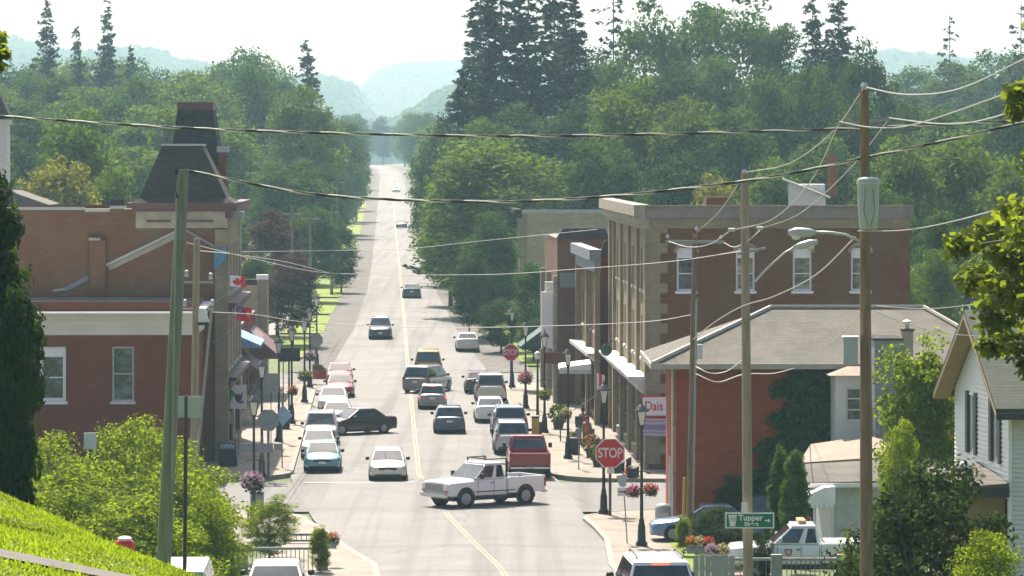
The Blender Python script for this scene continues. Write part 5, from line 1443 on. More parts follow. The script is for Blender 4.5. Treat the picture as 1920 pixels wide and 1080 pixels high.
# left shop signs
for l, px, py, d, w_, h_, m_, nm in (('white banner with grey wolf-like emblem on the left shop front', 447, 744, 204, .86, 1.22, M_SWHT, 'shop_banner'), ('grey plank sign board beside the second left lamp', 508, 717, 206, .8, .95, mat('grey_plank', (.35,.34,.32), .8, var=.15, stretch=(1,1,8)), 'shop_board'),
                            ('pale pink notice board low on the left shop front', 428, 783, 203, .62, .62, mat('pink_board', (.42,.33,.31), .7), 'shop_board'), ('small white sign standing among the left shrubs', 169, 827, 134, .42, .55, M_SWHT, 'notice_sign')):
    t = thing(nm, l, 'sign', P(px, py, d))
    MB().box(-w_/2, w_/2, 0, .05, -h_/2, h_/2).build('board', m_, t)
    if nm == 'shop_banner':
        MB().prism([(-.2,.25),(-.12,.1),(0,.16),(.12,.1),(.22,.28),(.2,-.05),(.1,-.22),(0,-.3),(-.12,-.22),(-.2,-.05)], -.01, -.002).build('emblem', M_DARK, t)
        MB().prism([(-.1,-.24),(.26,-.2),(.24,-.34),(.0,-.32)], -.016, -.011).build('emblem_base', M_PURP, t)
    if nm == 'notice_sign':
        MB().box(-.03,.03,.05,.09,-3.6,.2).build('post', M_WOODP, t)
    if d > 200: MB().box(-.02,.02,.05,.09,-Z(py,d)+.14,h_/2).build('bracket', M_DARK, t)
gs = thing('clover_sign', 'green clover-shaped sign on the left shop front', 'sign', P(426, 738, 202))
for a, b in ((0,.2),(-.17,-.02),(.17,-.02)): MB().lathe([(.0,-.03),(.2,-.03),(.2,.03),(.0,.03)], 12, c=(a,0,b), axis='y').build('leaf', mat('clover_green', (.0,.22,.07), .5), gs)
MB().box(-.2,.22,-.02,.02,-.36,-.2).build('plaque', mat('clover_green', (.0,.22,.07), .5), gs)
MB().box(-.03,.03,.03,.08,-Z(738,202)+.14,-.2).build('bracket', M_DARK, gs)
sb = thing('sandwich_board', 'black sandwich board with grey OPEN header on the left pavement', 'sign', (X(427, 197), 197, .13), R(-8))
for s_ in (0, 1): MB().hexa([(-.42,-.32+.6*s_,0),(.42,-.32+.6*s_,0),(.42,-.28+.6*s_,0),(-.42,-.28+.6*s_,0),(-.42,-.02,1.15),(.42,-.02,1.15),(.42,.02,1.15),(-.42,.02,1.15)]).build('panel', M_DARK, sb)
MB().hexa([(-.4,-.105,.86),(.4,-.105,.86),(.4,-.085,.86),(-.4,-.085,.86),(-.4,-.035,1.13),(.4,-.035,1.13),(.4,-.02,1.13),(-.4,-.02,1.13)]).build('header', M_SBACK, sb)
lettering('lettering', 'OPEN', .26, M_SWHT, sb, (0,-.085,.985), (R(90-14),0,0), bold=.006)

# flags
def flag(label, px, py, d, w_, h_, cols, tilt, leaf=False, canton=False):
    t = thing('flag', label, 'flag', P(px, py, d))
    def wavy(u0, u1, v0, v1, off=0):
        mb = MB(); n = 8; v = []
        for i in range(n + 1):
            u = u0 + (u1 - u0) * i / n
            for s in (v0, v1):
                y = .07 * math.sin(u * 9) * u / w_
                v += [(u, y + off, s - u * tilt), (u, y + off + .006, s - u * tilt)]
        f = []
        for i in range(n):
            a = i * 4; b = a + 4
            f += [(a, b, b+2, a+2), (a+1, a+3, b+3, b+1), (a, a+1, b+1, b), (a+2, b+2, b+3, a+3)]
        return mb.add(v, f)
    x0 = 0
    for frac, m_ in cols:
        wavy(x0, x0 + w_*frac, 0, h_).build('panel', m_, t); x0 += w_*frac
    if leaf:
        lp = [(0,.5),(.1,.3),(.22,.36),(.18,.05),(.36,.22),(.4,.12),(.56,.12),(.48,-.05),(.54,-.1),(.26,-.32),(.29,-.4),(.03,-.36),(.03,-.55)]
        pts = lp + [(-a, b) for a, b in lp[::-1]][:-1]
        s = h_ * .78
        MB().prism([(w_*.5 + a*s, h_*.5 - w_*.5*tilt + b*s) for a, b in pts], -.10, -.094).build('maple_leaf', M_SRED, t)
    if canton:
        wavy(0, w_*.5, h_*.5, h_, -.012).build('canton', mat('flag_blue', (.06,.06,.25), .7), t)
        MB().bar((0,-.09,h_*.5),(w_*.5,-.09,h_-w_*.5*tilt),.05,.01).bar((0,-.09,h_),(w_*.5,-.09,h_*.5-w_*.5*tilt),.05,.01).build('saltire', M_SWHT, t)
        MB().bar((w_*.25,-.10,h_*.45),(w_*.25,-.10,h_-.05),.06,.01).bar((0,-.10,h_*.75),(w_*.5,-.10,h_*.75-w_*.4*tilt),.06,.01).build('cross', M_SRED, t)
        MB().prism([(w_*.66,h_*.62),(w_*.86,h_*.60),(w_*.85,h_*.35),(w_*.76,h_*.22),(w_*.67,h_*.38)], -.11, -.1).build('shield', mat('shield_gold', (.5,.42,.2), .6), t)
    MB().tube([(-.03,.02,-.3),(-.03,.02,h_+.15)], .02, 6).tube([(-.03,.02,-.3),(-1.2,.4,-1.1)], .02, 6).build('staff', M_TIN, t)
    return t
M_FLR = mat('flag_red', (.62,.03,.05), .7, var=.05); M_FLW = mat('flag_white', (.75,.74,.74), .7, var=.04)
flag('red and white maple leaf flag above the left pavement', 430, 537, 199, .82, .56, [(.04,M_FLR),(.66,M_FLW),(.30,M_FLR)], .08, leaf=True)
flag('red ensign flag hanging below the maple leaf flag', 443, 601, 199.3, .78, .72, [(1.0,M_FLR)], .12, canton=True)
flag('pale red and white flag hanging by the right shop front', 1119, 730, 205, .40, .85, [(.3,M_FLW),(.4,M_FLR),(.3,M_FLW)], .35)

# ---------------------------------------------------------------- utility poles
M_PGRN = mat('green_grey_pole', (.17,.185,.15), .9, var=.28, vscale=2.5, bump=.4, bscale=14, stretch=(4,4,.5))
M_PTAN = mat('tan_pole', (.30,.235,.155), .9, var=.25, vscale=2.5, bump=.4, bscale=14, stretch=(4,4,.5))
M_PBRN = mat('brown_pole', (.20,.135,.08), .9, var=.35, vscale=2.0, bump=.4, bscale=14, stretch=(4,4,.5))
M_CER = mat('grey_insulator', (.42,.44,.45), .3, var=.1); M_XFR = mat('transformer_grey', (.34,.38,.37), .45, var=.08)
def pole(label, top, bot, rt_, rb, m_, name='utility_pole'):
    b = Vector(bot); t = thing(name, label, 'utility pole', b)
    MB().tube([(0,0,0), (Vector(top)-b)*.5, Vector(top)-b], [rb, (rt_+rb)/2, rt_], 12).build('pole', m_, t, smooth='auto')
    return t
p1 = pole('thick grey-green leaning utility pole in front of the red brick building', P(344,318,88), P(304,1105,88), .125, .165, M_PGRN)
o1 = p1.location
MB().cbox(P(333,322,88)-o1, (.1,.1,.12)).tube([P(331,360,88)-o1, P(331,372,87.9)-o1], .04, 8).build('insulator', M_BLK, p1)
MB().tube([P(331,372,87.8)-o1, P(327,600,87.8)-o1, P(322,900,87.8)-o1], .02, 6).build('conduit', M_POST, p1)
p2 = pole('slim black steel post with a grey-green sign back beside the thick pole', P(349,742,100), P(346,1100,100), .05, .05, M_IRON, 'sign_post')
MB().box(-.22,.42,-.03,.0,Z(783,100)-p2.location.z,Z(743,100)-p2.location.z).build('sign_back', mat('pale_green_back', (.33,.38,.34), .6), p2)
p3 = pole('tan utility pole behind the thick grey-green pole', P(369,447,160), P(362,1010,160), .13, .17, M_PTAN)
o3 = p3.location
for a, b in ((347,575),(398,575),(350,520),(395,525)): MB().lathe([(.03,0),(.09,.05),(.09,.1),(.04,.14),(.08,.18),(.08,.26),(.02,.3)], 8, c=P(a,b,159.8)-o3).build('insulator', M_CER, p3)
MB().bar(P(343,580,160)-o3, P(402,580,160)-o3, .1).build('crossarm', M_POST, p3); MB().bar(P(346,530,160)-o3, P(400,530,160)-o3, .08).build('crossarm', M_POST, p3)
p3b = pole('thin slanting steel pipe brace beside the tan pole', P(397,580,158), P(352,1040,158), .05, .06, M_POST, 'pipe_brace')
tl = thing('loudspeaker_lamp', 'white flood lamp bracketed to the tan utility pole', 'lamp', P(382,590,159))
MB().hexa([(-.22,0,-.3),(.2,0,-.3),(.2,.3,-.3),(-.22,.3,-.3),(-.2,0,.25),(.05,0,.25),(.05,.3,.25),(-.2,.3,.25)]).build('housing', M_SWHT, tl); MB().box(-.25,.25,-.05,.3,-.42,-.31).build('shade', M_BLK, tl)
p4 = pole('tall brown utility pole carrying the grey transformer', P(1621,170,88), P(1625,1120,88), .10, .15, M_PBRN)
o4 = p4.location
MB().lathe([(.07,0),(.09,.08),(.05,.16)], 8, c=P(1621,168,88)-o4).build('insulator', M_CER, p4)
MB().bar(P(1573,232,88)-o4, P(1668,224,88)-o4, .07).build('crossarm', M_POST, p4)
xf = thing('transformer', 'grey cylindrical transformer hung on the brown pole', 'transformer', P(1628, 430, 87.7))
MB().lathe([(.18,0),(.2,.03),(.235,.6),(.24,1.0),(.25,1.02),(.25,1.08),(.22,1.12),(.08,1.15)], 16).build('tank', M_XFR, xf, smooth='auto')
MB().lathe([(.258,.99),(.258,1.04)], 16).build('lid_band', M_TIN, xf)
for a, b in ((-.08,.0),(.08,0.0)): MB().tube([(a,-.24,.9),(a*1.5,-.26,.4),(a*.3,-.22,.05)], .006, 5).build('lead', M_BLK, xf)
def cobra(label, arm, head, d, tail):
    t = thing('street_light', label, 'street light', P(*arm[0], d))
    o = t.location
    MB().tube([P(a, b, d)-o for a, b in arm], .03, 8).build('arm', M_TIN, t, smooth=True)
    h0, h1 = P(*head[0], d)-o, P(*head[1], d)-o
    L = (h1-h0)
    MB().tube([h0, h0+L*.25, h0+L*.7, h1], [.05,.10,.12,.06], 10).build('head', M_TIN, t, smooth=True)
    c = h0 + L*.72
    MB().lathe([(.0,-.17),(.09,-.14),(.11,-.06)], 10, c=c).build('lens', M_LGL, t, smooth=True)
    return t
cobra('street light on a short arm beside the brown pole', [(1612,452),(1585,440),(1560,436),(1525,435)], [(1530,436),(1478,436)], 87.8, 0)
cobra('street light on a long slanting arm from the tan pole', [(1411,533),(1440,502),(1470,475),(1492,462)], [(1488,464),(1533,453)], 114.5, 0)
p5 = pole('tan utility pole in the middle carrying the green street sign', P(1396,325,115), P(1403,1105,115), .115, .15, M_PTAN)
o5 = p5.location
MB().lathe([(.07,0),(.09,.1),(.05,.2)], 8, c=P(1396,330,115)-o5).build('insulator', M_CER, p5)
MB().bar(P(1383,341,115)-o5, P(1399,341,115)-o5, .1).build('crossarm', M_POST, p5); MB().bar(P(1383,476,114.8)-o5, P(1436,465,114.8)-o5, .07).build('crossarm', M_POST, p5)
for a, b in ((1372,431),(1425,428)): MB().tube([P(a-6,b,114.8)-o5, P(a+6,b,114.8)-o5], .05, 8).build('insulator', M_CER, p5)
eb = thing('meter_box', 'grey electrical cabinet beside the brown pole', 'electrical box', P(1596, 658, 87.7)); MB().box(-.17,.15,0,.25,-.29,.29).build('box', M_XFR, eb, bevel=.01); MB().box(-.19,.17,-.02,.27,.29,.32).build('lid', M_SWHT, eb)
p6 = pole('slim dark utility pole beside the Dais sign with a crossarm', P(1303,440,158), P(1293,1004,158), .10, .15, M_PBRN)
o6 = p6.location
MB().bar(P(1248,453,157.8)-o6, P(1358,454,157.8)-o6, .1, .12).build('crossarm', M_POST, p6)
MB().tube([P(1306,560,157.7)-o6, P(1300,960,157.7)-o6], .045, 6).build('conduit', M_POST, p6)
for a, b in ((1252,447),(1306,432),(1352,448)): MB().lathe([(.04,0),(.08,.06),(.03,.16)], 8, c=P(a,b,157.8)-o6).build('insulator', M_CER, p6)
MB().tube([P(1283,895,157.5)-o6, P(1281,985,157.5)-o6], .06, 8).build('yellow_guard', mat('yellow_guard', (.5,.32,.02), .5), p6)
# far roadside poles
for i, (px, top, d) in enumerate(((616,385,322),(626,395,345),(650,330,430),(664,322,500),(640,350,470),(655,385,395),(680,335,620),(690,320,760),(705,310,930),(672,345,560))):
    x = road_l(d) - 4.6 + .6 * (i % 3)
    t = pole('thin utility pole number %s in the row left of the far road' % ORD[i], (x, d, Z(top, d)), (x, d, float(ground_z(x, d))), .10, .15, M_PGRN)
    t['group'] = 'far roadside poles'
    MB().cbox((0,0,Z(top,d)-t.location.z-.7), (1.6,.12,.12)).build('crossarm', M_POST, t)

# wires
def spline(pts, n=10):
    p = [Vector(q) for q in pts]
    p = [p[0]*2 - p[1]] + p + [p[-1]*2 - p[-2]]
    out = []
    for i in range(1, len(p) - 2):
        for k in range(n):
            t = k / n
            out.append(.5 * ((2*p[i]) + (p[i+1]-p[i-1])*t + (2*p[i-1]-5*p[i]+4*p[i+1]-p[i+2])*t*t + (3*p[i]-p[i-1]-3*p[i+1]+p[i+2])*t**3))
    return out + [p[-2]]
M_WIRE = mat('pale_wire', (.46,.44,.40), .6, var=.1); M_CABK = mat('black_cable', (.03,.03,.028), .6, var=.1); M_CABT = mat('bare_neutral_cable', (.72,.66,.54), .5, var=.1)
def wire(label, pts, r, m_=None, n=10):
    o = MB().tube(spline([P(*q) for q in pts], n), r, 5).build('overhead_wire', m_ or M_WIRE)
    return tag(o, label, 'wire', 'overhead wires')
def twisted(label, pts, pitch=1.5, r=.016):
    c = spline([P(*q) for q in pts], 80)
    t = thing('twisted_cable', label, 'cable', c[0])
    L = 0; strands = [[], [], []]
    for i, p in enumerate(c):
        if i: L += (p - c[i-1]).length
        for k in range(3):
            a = 2*math.pi*(L/pitch + k/3)
            strands[k].append(p - c[0] + Vector((0, math.cos(a), math.sin(a))) * r * 1.12)
    for k in range(3): MB().tube(strands[k], r, 5).build('conductor', (M_CABT, M_CABK, M_CABK)[k], t, smooth=True)
twisted('upper twisted cable spanning the whole street', [(-120,211,95),(0,218,95),(330,239,95),(640,250,95),(960,255,95),(1280,250,95),(1580,241,95),(1920,226,95),(2060,220,95)])
twisted('lower twisted cable from the thick left pole across the street', [(352,320,88),(600,365,88),(900,378,88),(1100,371,88),(1280,354,88),(1450,331,88),(1620,296,88),(1780,262,88),(1920,229,88),(2040,205,88)])
for l, pts, r in (
    ('wire sagging from the brown pole top to the tan pole top', [(1619,166,88),(1560,248,96),(1480,306,106),(1398,323,115)], .014),
    ('wire running right from the brown pole top', [(1621,163,88),(1700,177,86),(1800,166,84),(1930,106,82)], .016),
    ('wire from the left end of the brown pole arm out to the right', [(1574,228,88),(1640,239,87),(1720,232,86),(1880,178,84)], .015),
    ('wire from the right end of the brown pole arm out to the right', [(1667,221,88),(1760,232,86),(1830,228,85),(1930,200,83)], .015),
    ('wire from the brown pole arm down to the tan pole bracket', [(1574,230,88),(1520,340,97),(1450,410,108),(1376,431,115)], .013),
    ('wire from the right arm end down behind the brown pole', [(1667,224,88),(1590,320,97),(1500,400,108),(1428,428,115)], .013),
    ('thick wire from below the transformer out to the right', [(1608,433,88),(1700,431,87),(1800,412,86),(1920,378,84)], .015),
    ('bundled wire falling from the transformer to the slim pole', [(1604,444,88),(1530,515,97),(1450,556,108),(1392,574,115),(1340,604,138),(1300,636,158)], .018),
    ('wire from the tan pole top to the slim pole top', [(1395,328,115),(1350,395,135),(1306,436,158)], .012),
    ('wire loop from the bracket to the slim pole arm', [(1370,432,115),(1330,458,135),(1290,463,150),(1252,452,158)], .016),
    ('short jumper loop under the bracket', [(1358,455,157),(1375,463,140),(1398,455,116),(1427,430,115)], .015),
    ('upper looping cable right of the slim pole', [(1303,686,158),(1330,699,150),(1360,697,135),(1392,676,116)], .02),
    ('lower looping cable right of the slim pole', [(1303,700,158),(1345,716,145),(1395,702,118),(1450,700,140),(1490,690,163)], .02),
    ('thin guy wire crossing the grey hip roof', [(1490,688,163),(1560,640,130),(1612,592,88)], .009),
    ('wire from the brown pole waist to the white house', [(1642,573,88),(1700,578,92),(1760,578,96),(1830,570,101)], .012),
    ('lower wire from the brown pole waist past the white house gable', [(1642,585,88),(1710,610,90),(1800,628,93),(1930,630,96)], .011),
    ('thin street-crossing wire below the flags', [(398,585,160),(480,590,180),(575,604,205),(760,613,190),(960,613,175),(1200,604,165),(1300,590,158)], .016),
    ('thin street-crossing wire at mid height', [(350,455,158),(480,486,190),(620,512,230),(900,515,200),(1100,503,175),(1260,490,160),(1396,470,115)], .015),
    ('upper thin wire from the tan left pole to the roadside poles', [(372,470,160),(450,478,210),(540,492,270),(618,512,322)], .02),
    ('faint high wire over the road to the brick block', [(440,472,230),(600,470,320),(760,466,280),(900,452,250),(1120,430,230)], .016),
): wire(l, pts, r)

# ---------------------------------------------------------------- railings of the bridge
M_RAIL = mat('grey_green_concrete', (.26,.28,.265), .8, var=.15, vscale=3); M_PICK = mat('grey_steel_picket', (.14,.16,.165), .5, var=.1)
def railing(label, posts, d, ztop, zb, pick=.16, dark=False, posth=0.12, pw=.38):
    t = thing('railing', label, 'railing', (X(posts[0], d), d, zb))
    h = ztop - zb; xs = [X(p, d) - X(posts[0], d) for p in posts]
    for x in xs: MB().box(x-pw/2, x+pw/2, -.12, .12, 0, h+posth).build('post', M_RAIL if not dark else M_PICK, t, bevel=.015)
    for a, b in zip(xs, xs[1:]):
        MB().box(a+pw/2, b-pw/2, -.07, .07, h-.09, h).build('top_rail', M_RAIL if not dark else M_PICK, t)
        MB().box(a+pw/2, b-pw/2, -.04, .04, .1, .17).build('bottom_rail', M_PICK, t)
        x = a + pw/2 + pick
        while x < b - pw/2 - .05:
            MB().box(x-.014, x+.014, -.014, .014, .17, h-.09).build('picket', M_PICK, t); x += pick
    return t
railing('grey railing with concrete posts at the lower left corner', [455, 605], 148, Z(1026,148), -.05)
railing('dark steel picket railing behind the lower left railing', [535, 606], 158, Z(1000,158), .1, dark=True, pw=.08, pick=.2, posth=.02)
railing('grey railing with concrete posts in front of the rescue truck', [1456, 1578], 136, Z(1046,136), .3)
railing('short grey railing joining the flower planters at lower right', [1345, 1456], 138, Z(1046,138), .2, pick=.3)
railing('thin railing behind the flower planters', [1330, 1440], 150, Z(1018,150), .1, dark=True, pw=.07)
def flower_box(label, px, py, d, w_, cols):
    t = thing('flower_box', label, 'planter', P(px, py, d), group='railing flower boxes')
    MB().box(-w_/2, w_/2, -.15, .15, -.28, -.02).build('box', M_RAIL, t)
    n = max(2, int(w_/.3))
    for i in range(n):
        o = part('flowers', FLOW[cols[i % len(cols)]], t); o['kind'] = 'stuff'; o.location = (-w_/2 + w_*(i+.5)/n, 0, .12); o.scale = (.5, .5, .6)
        o = part('leaves', LEAFB, t); o['kind'] = 'stuff'; o.location = (-w_/2 + w_*(i+.5)/n, 0, .0); o.scale = (.5, .5, .5)
flower_box('flower box with orange and white blooms at the right railing end', 1312, 1022, 138, .9, ['orange','yellow','red'])
flower_box('lower flower box with white blooms beside the orange one', 1345, 1036, 136, .7, ['mauve','yellow'])
flower_box('small flower box with red blooms on the left railing', 622, 1014, 149, .35, ['orange'])
fb = thing('fence_panel', 'weathered grey plank fence below the right flower boxes', 'fence', P(1300, 1100, 134))
for i in range(7): MB().box(i*.2, i*.2+.185, 0, .04, 0, 1.05+.03*(i % 2)).build('plank', mat('grey_plank', (.35,.34,.32), .8), fb)
flower_basket('pink flowering planter by the bungalow awning', P(1507, 978, 150), .6, 'pink', 'flower_planter')

# ---------------------------------------------------------------- small street things
def bin_(label, px, d, m_, h=1.0, w_=.5, name='litter_bin', z=.13):
    t = thing(name, label, 'bin', (X(px, d), d, z))
    MB().box(-w_/2, w_/2, -w_/2, w_/2, 0, h).build('body', m_, t, bevel=.05); MB().box(-w_/2-.02, w_/2+.02, -w_/2-.02, w_/2+.02, h, h+.1).build('lid', M_DARK, t, bevel=.03)
bin_('yellow newspaper box behind the parked silver wagon', 1004, 219, mat('yellow_box', (.5,.34,.06), .5), .95, .42, 'newspaper_box')
bin_('dark newspaper box beside the yellow one', 1011, 219.5, M_DARK, .6, .3, 'newspaper_box')
bin_('dark planter tub beside the walking person', 1078, 205, M_DARK, .75, .5, 'planter_tub')
bin_('dark bin by the second left lamp', 535, 224, M_DARK, .9, .5)
bin_('grey utility box at the left corner lamp', 482, 170, M_SBACK, .95, .55, 'utility_box')
mbx = thing('white_mailbox', 'dented white metal mailbox at the red brick corner', 'mailbox', (X(1243, 165), 165, .13))
MB().lathe([(.3,.05),(.33,.2),(.34,.75),(.27,.9),(.12,.97),(.0,.98)], 14).build('body', M_XFR, mbx, smooth='auto'); MB().box(-.22,.22,-.36,-.3,.45,.6).build('slot', M_TIN, mbx)
tc = thing('traffic_cone', 'small orange traffic cone by the shop door', 'cone', (X(1176, 192), 192, .13)); MB().lathe([(.16,.02),(.13,.04),(.03,.7),(.0,.71)], 10).build('cone', mat('cone_orange', (.7,.13,.03), .5), tc); MB().box(-.19,.19,-.19,.19,0,.03).build('base', M_BLK, tc)
for l, px, d in (('dark shop-front bench near the near stop sign', 1160, 193.5), ('low grey planter at the shop corner', 1187, 190.6)):
    t = thing('bench', l, 'bench', (X(px, d), d, .13), R(80)); MB().box(-.7,.7,-.2,.2,.4,.46).build('seat', M_DARK, t); MB().box(-.7,.7,.18,.23,.5,.9).build('backrest', M_DARK, t)
    for s_ in (-.6, .6): MB().box(s_-.04, s_+.04, -.2, .2, 0, .4).build('leg', M_IRON, t)
pl = [('leafy green pot plant at the far shop front', 1047, 224, 1.3, 'green'), ('orange and green pot plant by the shop door', 1108, 203, 1.1, 'orange'), ('low pale flower pot on the right pavement', 1075, 210, .8, 'yellow'), ('hanging green plant by the shop window', 1120, 197, 1.0, 'green')]
for l, px, d, s_, c_ in pl:
    t = thing('potted_plant', l, 'potted plant', (X(px, d), d, .13)); MB().lathe([(.2*s_,0),(.28*s_,.4*s_),(.25*s_,.42*s_)], 10).build('pot', M_POT, t)
    o = part('leaves', LEAFB, t); o['kind'] = 'stuff'; o.location = (0,0,.65*s_); o.scale = (s_, s_, s_*1.2)
    o = part('flowers', FLOW[c_], t); o['kind'] = 'stuff'; o.location = (0,0,.75*s_); o.scale = (s_*.9,)*3
# bright awning and dark ball sign on the right shops
aw_ = thing('shop_awning', 'bright white shop awning over the right pavement', 'awning', (X(1048, 214), 214, Z(694, 214)))
MB().prism([(0,0),(1.72,0),(1.72,.35),(.05,.14)], 0, 4.5).build('canvas', M_WHITE, aw_)
MB().box(0, 1.72, -.03, -.001, -.2, .02).build('valance', M_DIRTW, aw_)
for s_ in (.08, 1.6): MB().bar((s_, .1, -.2), (s_, .1, -Z(694,214)+.14), .07).build('post', M_DARK, aw_)
bs = thing('round_shop_sign', 'dark round hanging sign on the tan shop front', 'sign', P(1137, 656, 204)); MB().lathe([(0,-.05),(.3,-.05),(.3,.05),(0,.05)], 16, axis='y').build('disc', M_GREENP, bs); MB().bar((.0,0,.28),(.4,0,.5),.05).build('bracket', M_IRON, bs)
bw = thing('hanging_shop_sign', 'brown hanging shop sign behind the globe lamp', 'sign', P(1039, 672, 232)); MB().box(-.6,.6,0,.08,-.3,.35).build('board', mat('brown_board', (.16,.07,.03), .7), bw); MB().bar((0,.04,.35),(.6,.04,.9),.05).build('bracket', M_IRON, bw)
rs = thing('round_dark_sign', 'wide dark hanging sign across the fourth left lamp', 'sign', P(548, 660, 233)); MB().box(-.75,.45,0,.1,-.55,.25).build('board', M_DARK, rs); MB().bar((-.2,.15,-Z(660,233)+.14),(-.2,.15,.2),.1).build('post', M_DARK, rs)
ws_ = thing('white_price_sign', 'small white panel below the dark hanging sign', 'sign', P(531, 676, 236)); MB().box(-.2,.2,0,.05,-.1,.1).build('panel', M_SWHT, ws_); MB().box(-.03,.03,.02,.06,-Z(676,236)+.14,-.1).build('post', M_DARK, ws_)
ps_ = thing('parking_sign', 'thin parking sign post right of the pavement lamp', 'sign', (X(1085, 195), 195, .13)); MB().tube([(0,0,0),(0,0,2.6)], .03, 6).build('post', M_POST, ps_); MB().box(-.15,.15,-.04,-.02,1.55,2.0).build('plate', M_SBACK, ps_); MB().box(-.18,.18,-.05,-.02,2.2,2.6).build('plate', M_DARK, ps_)

# person walking on the right pavement
def person(label, px, d, rz):
    t = thing('person', label, 'person', (X(px, d), d, .13), rz)
    me = bpy.data.meshes.new('body')
    V = [(0,0,.95),(0,0,1.15),(0,.01,1.38),(0,.0,1.5),(0,-.01,1.62),(0,-.02,1.72), (.10,0,.9),(.11,-.12,.5),(.11,-.02,.08),(.11,-.15,.03), (-.10,0,.9),(-.11,.14,.5),(-.11,.3,.12),(-.11,.2,.05),
         (.19,0,1.42),(.25,.06,1.15),(.24,-.06,.92),(.24,-.09,.83), (-.19,0,1.42),(-.25,-.02,1.15),(-.23,-.14,.94),(-.23,-.18,.86)]
    E = [(0,1),(1,2),(2,3),(3,4),(4,5),(0,6),(6,7),(7,8),(8,9),(0,10),(10,11),(11,12),(12,13),(2,14),(14,15),(15,16),(16,17),(2,18),(18,19),(19,20),(20,21)]
    rr_ = [.15,.135,.16,.06,.095,.08,.10,.07,.045,.04,.10,.07,.045,.04,.06,.045,.035,.035,.06,.045,.035,.035]
    me.from_pydata(V, E, []); o = part('body', me, t)
    sk = o.modifiers.new('skin', 'SKIN'); o.modifiers.new('sub', 'SUBSURF').levels = 1
    for i, q in enumerate(me.skin_vertices[0].data): q.radius = (rr_[i], rr_[i]); q.use_root = (i == 0)
    me.materials.append(mat('skin', (.38,.22,.15), .6))
    MB().lathe([(.2,.98),(.2,1.15),(.21,1.38),(.12,1.5)], 12).build('shirt', mat('orange_shirt', (.38,.15,.07), .8), t, smooth=True)
    MB().lathe([(.2,.99),(.22,.85),(.235,.55)], 12, cap=False).build('shorts', mat('grey_shorts', (.13,.12,.11), .8), t, smooth=True)
    MB().lathe([(.1,1.64),(.115,1.7),(.09,1.78),(.0,1.82)], 10, c=(0,.01,0)).build('hair', mat('brown_hair', (.06,.035,.02), .7), t, smooth=True)
    MB().box(.18,.4,-.16,.16,.75,1.15).build('bag', M_DARK, t, bevel=.05)
person('person in orange top and grey shorts walking on the right pavement', 1100, 207.5, R(10))
person('person in dark clothes standing farther along the right pavement', 1093, 214, R(190))

# ---------------------------------------------------------------- shrubs near the camera
GB = 'sunlit shrubs below the red brick building'
for px, top, w_, d, l in ((-10,770,200,132,'sunlit shrub at the left edge below the red brick wall'), (70,800,220,136,'sunlit shrub below the first window of the red brick wall'), (145,845,200,131,'sunlit shrub around the white notice sign'), (60,850,300,122,'broad low shrub on the left behind the lawn ridge'), (232,772,210,138,'tallest sunlit shrub in front of the red brick wall'), (300,800,220,132,'sunlit shrub just left of the thick pole'),
                      (170,860,330,123,'wide shrub in the middle of the left thicket'), (330,850,260,126,'shrub behind the thick pole foot'), (380,872,120,135,'shrub right of the black steel post'), (250,915,330,113,'low front shrub above the lawn ridge'), (395,910,130,121,'dark-footed shrub right of the slanting pipe'), (110,905,300,112,'front shrub behind the lawn ridge at left')):
    tree('bush', px, top + 14, w_ * 1.05, d, l, 'shrub', GB, 'shrub', base=float(ground_z(-10, d)) - 2.2)
tree('bush', 505, 928, 115, 152, 'round sunlit shrub beside the left railing', 'shrub', None, 'shrub', base=-.1)
tree('busht', 600, 985, 44, 147, 'small climbing plant over the left railing end', 'shrub', None, 'shrub', base=-.1)
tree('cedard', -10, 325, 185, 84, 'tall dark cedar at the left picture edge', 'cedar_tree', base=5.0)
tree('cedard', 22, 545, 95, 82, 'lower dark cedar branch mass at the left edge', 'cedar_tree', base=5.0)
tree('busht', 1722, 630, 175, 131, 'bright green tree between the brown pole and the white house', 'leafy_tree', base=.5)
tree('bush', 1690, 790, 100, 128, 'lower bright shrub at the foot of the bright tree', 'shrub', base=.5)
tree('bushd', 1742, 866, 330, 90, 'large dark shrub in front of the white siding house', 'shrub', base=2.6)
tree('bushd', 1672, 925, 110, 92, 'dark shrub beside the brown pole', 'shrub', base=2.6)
tree('bush', 1850, 1000, 170, 80, 'sunlit leafy shrub at the lower right corner', 'shrub', base=4.0)
tree('bush', 1596, 1000, 44, 95, 'small sunlit shrub left of the brown pole foot', 'shrub', base=3.0)
tree('cedar', 1463, 838, 50, 152, 'left of two clipped cedars beside the bungalow', 'cedar_tree', base=.1)
tree('cedar', 1491, 846, 58, 148, 'right of two clipped cedars beside the bungalow', 'cedar_tree', base=.1)
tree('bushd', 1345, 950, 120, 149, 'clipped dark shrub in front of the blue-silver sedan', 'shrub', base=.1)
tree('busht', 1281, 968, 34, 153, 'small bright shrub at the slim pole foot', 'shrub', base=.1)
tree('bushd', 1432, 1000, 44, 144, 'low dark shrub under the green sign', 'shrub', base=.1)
tree('dark', 1370, 892, 70, 161.3, 'bluish round shrub against the red brick wall', 'shrub', base=.1)

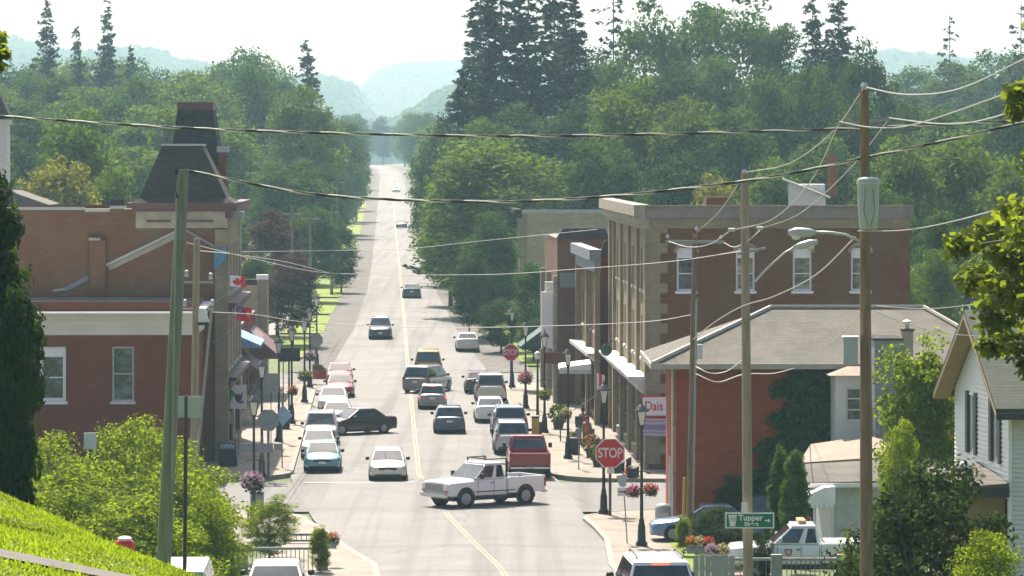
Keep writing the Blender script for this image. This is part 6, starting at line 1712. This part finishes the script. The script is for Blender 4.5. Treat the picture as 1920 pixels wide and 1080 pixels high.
# ivy on the hip-roofed building's wall
rg = np.random.default_rng(77)
n = 9000
u = rg.random(n); v = rg.random(n)
zz_ = .2 + 6.6 * v
left = np.interp(zz_, [0, 1.5, 3, 4.5, 6.8], [2.3, 2.4, 3.4, 4.3, 4.6]) + .35*np.sin(zz_*5) + .25*rg.normal(size=n)
xx = left + (7.9 - left) * u
bul = .08 + .35 * rg.random(n) * np.clip(1.3 - zz_/6, .25, 1)
pos = np.stack([6.7 + xx, 163 - bul + .0087*xx, zz_], 1)
Vv, Ff = quads_from(pos, unit(np.array([[0,-1,.4]]) + .6*rg.normal(size=(n,3))), .10 + .07*rg.random(n), rg, .8)
iv = thing('ivy', 'dark green ivy covering the side wall of the hip-roofed building', 'ivy', (0,0,0)); part('leaves', tinted_mesh('ivy_leaves', Vv, Ff, rg.random(n), L_IVY), iv)
# near maple hanging in from the right edge, and a twig at the left edge
def branch_tree(label, clumps, trunk_px, d, zb, m_, leaf):
    rg = np.random.default_rng(len(clumps))
    base = Vector((X(trunk_px, d), d, zb))
    t = thing('maple_tree', label, 'tree', base)
    Ps, Ns = [], []
    mb = MB()
    top = P(trunk_px, clumps[0][1] + 150, d) - base
    mb.tube([(0,0,0), (0,0,top.z*.5), top], [.3,.24,.12], 10)
    for px, py, r in clumps:
        c = np.array(P(px, py, d + rg.uniform(-1.2, 1.2)) - base)
        rr = r * d / F; k = int(90 * (r/40)**2) + 60
        dd = unit(rg.normal(size=(k, 3))); Ps.append(c + dd * (rr * (.3 + .7*rg.random(k)))[:, None] * np.array([1, 1, .8])); Ns.append(unit(dd*.5 + np.array([0,0,.6]) + .6*rg.normal(size=(k,3))))
        mb.tube([(0,0,min(top.z, c[2]*.8)), (c*np.array([.5,.5,1]) + np.array([0,0,.1])), c], [.06,.035,.012], 5)
    Ps, Ns = np.concatenate(Ps), np.concatenate(Ns)
    Vv, Ff = quads_from(Ps, Ns, leaf*(.6+.8*rg.random(len(Ps))), rg, .75)
    part('crown', tinted_mesh('maple_crown', Vv, Ff, rg.random(len(Ps)), m_), t)
    mb.build('trunk', M_BARKG, t, smooth=True)
branch_tree('near maple reaching in from the right picture edge', [(1910,205,34),(1905,175,26),(1900,400,46),(1850,440,48),(1800,462,38),(1890,470,60),(1940,430,70),(1830,520,46),(1885,545,60),(1920,560,60),(1862,600,44),(1900,640,56),(1850,648,30),(1930,690,30),(1960,300,60),(1980,500,90),(1975,620,70),(1960,170,60)] + [(2020+45*(k % 4)+10*(k % 3), 60+38*k, 85) for k in range(18)] + [(1995+30*(k % 3), 30+110*k, 80) for k in range(6)], 2010, 62, 6, L_MAPLE, .075)
branch_tree('near leafy branch reaching in at the top left edge', [(-8,70,26),(2,100,24),(-25,120,40),(-50,60,50),(-60,160,50),(-5,128,14)], -120, 60, 8, L_MAPLE, .06)

rb = thing('red_box', 'small red box with pale lid peeping over the lawn ridge', 'box', P(234, 1040, 96))
MB().lathe([(.2,0),(.23,.05),(.23,.3),(.2,.34)], 12).build('body', M_SRED, rb, smooth='auto'); MB().lathe([(.16,.34),(.17,.4),(.1,.44),(0,.45)], 12).build('lid', M_SWHT, rb, smooth='auto'); MB().tube([(0,0,0),(0,0,-3.5)], .05, 6).build('post', M_WOODP, rb)
# ---------------------------------------------------------------- haze in the valley
hm, hnt, _b = _new('valley_haze')
hnt.nodes.remove(_b)
pv = hnt.nodes.new('ShaderNodeVolumePrincipled')
pv.inputs['Color'].default_value = (.50, .79, .93, 1)
pv.inputs['Absorption Color'].default_value = (1, 1, 1, 1)
pv.inputs['Density'].default_value = .00021
pv.inputs['Anisotropy'].default_value = .2
hnt.links.new(pv.outputs[0], hnt.nodes['Material Output'].inputs['Volume'])
hz = MB().box(-4800, 4800, -120, 8600, -8, 190).build('haze', hm)
tag(hz, 'pale blue summer haze filling the valley', 'haze', kind='stuff')
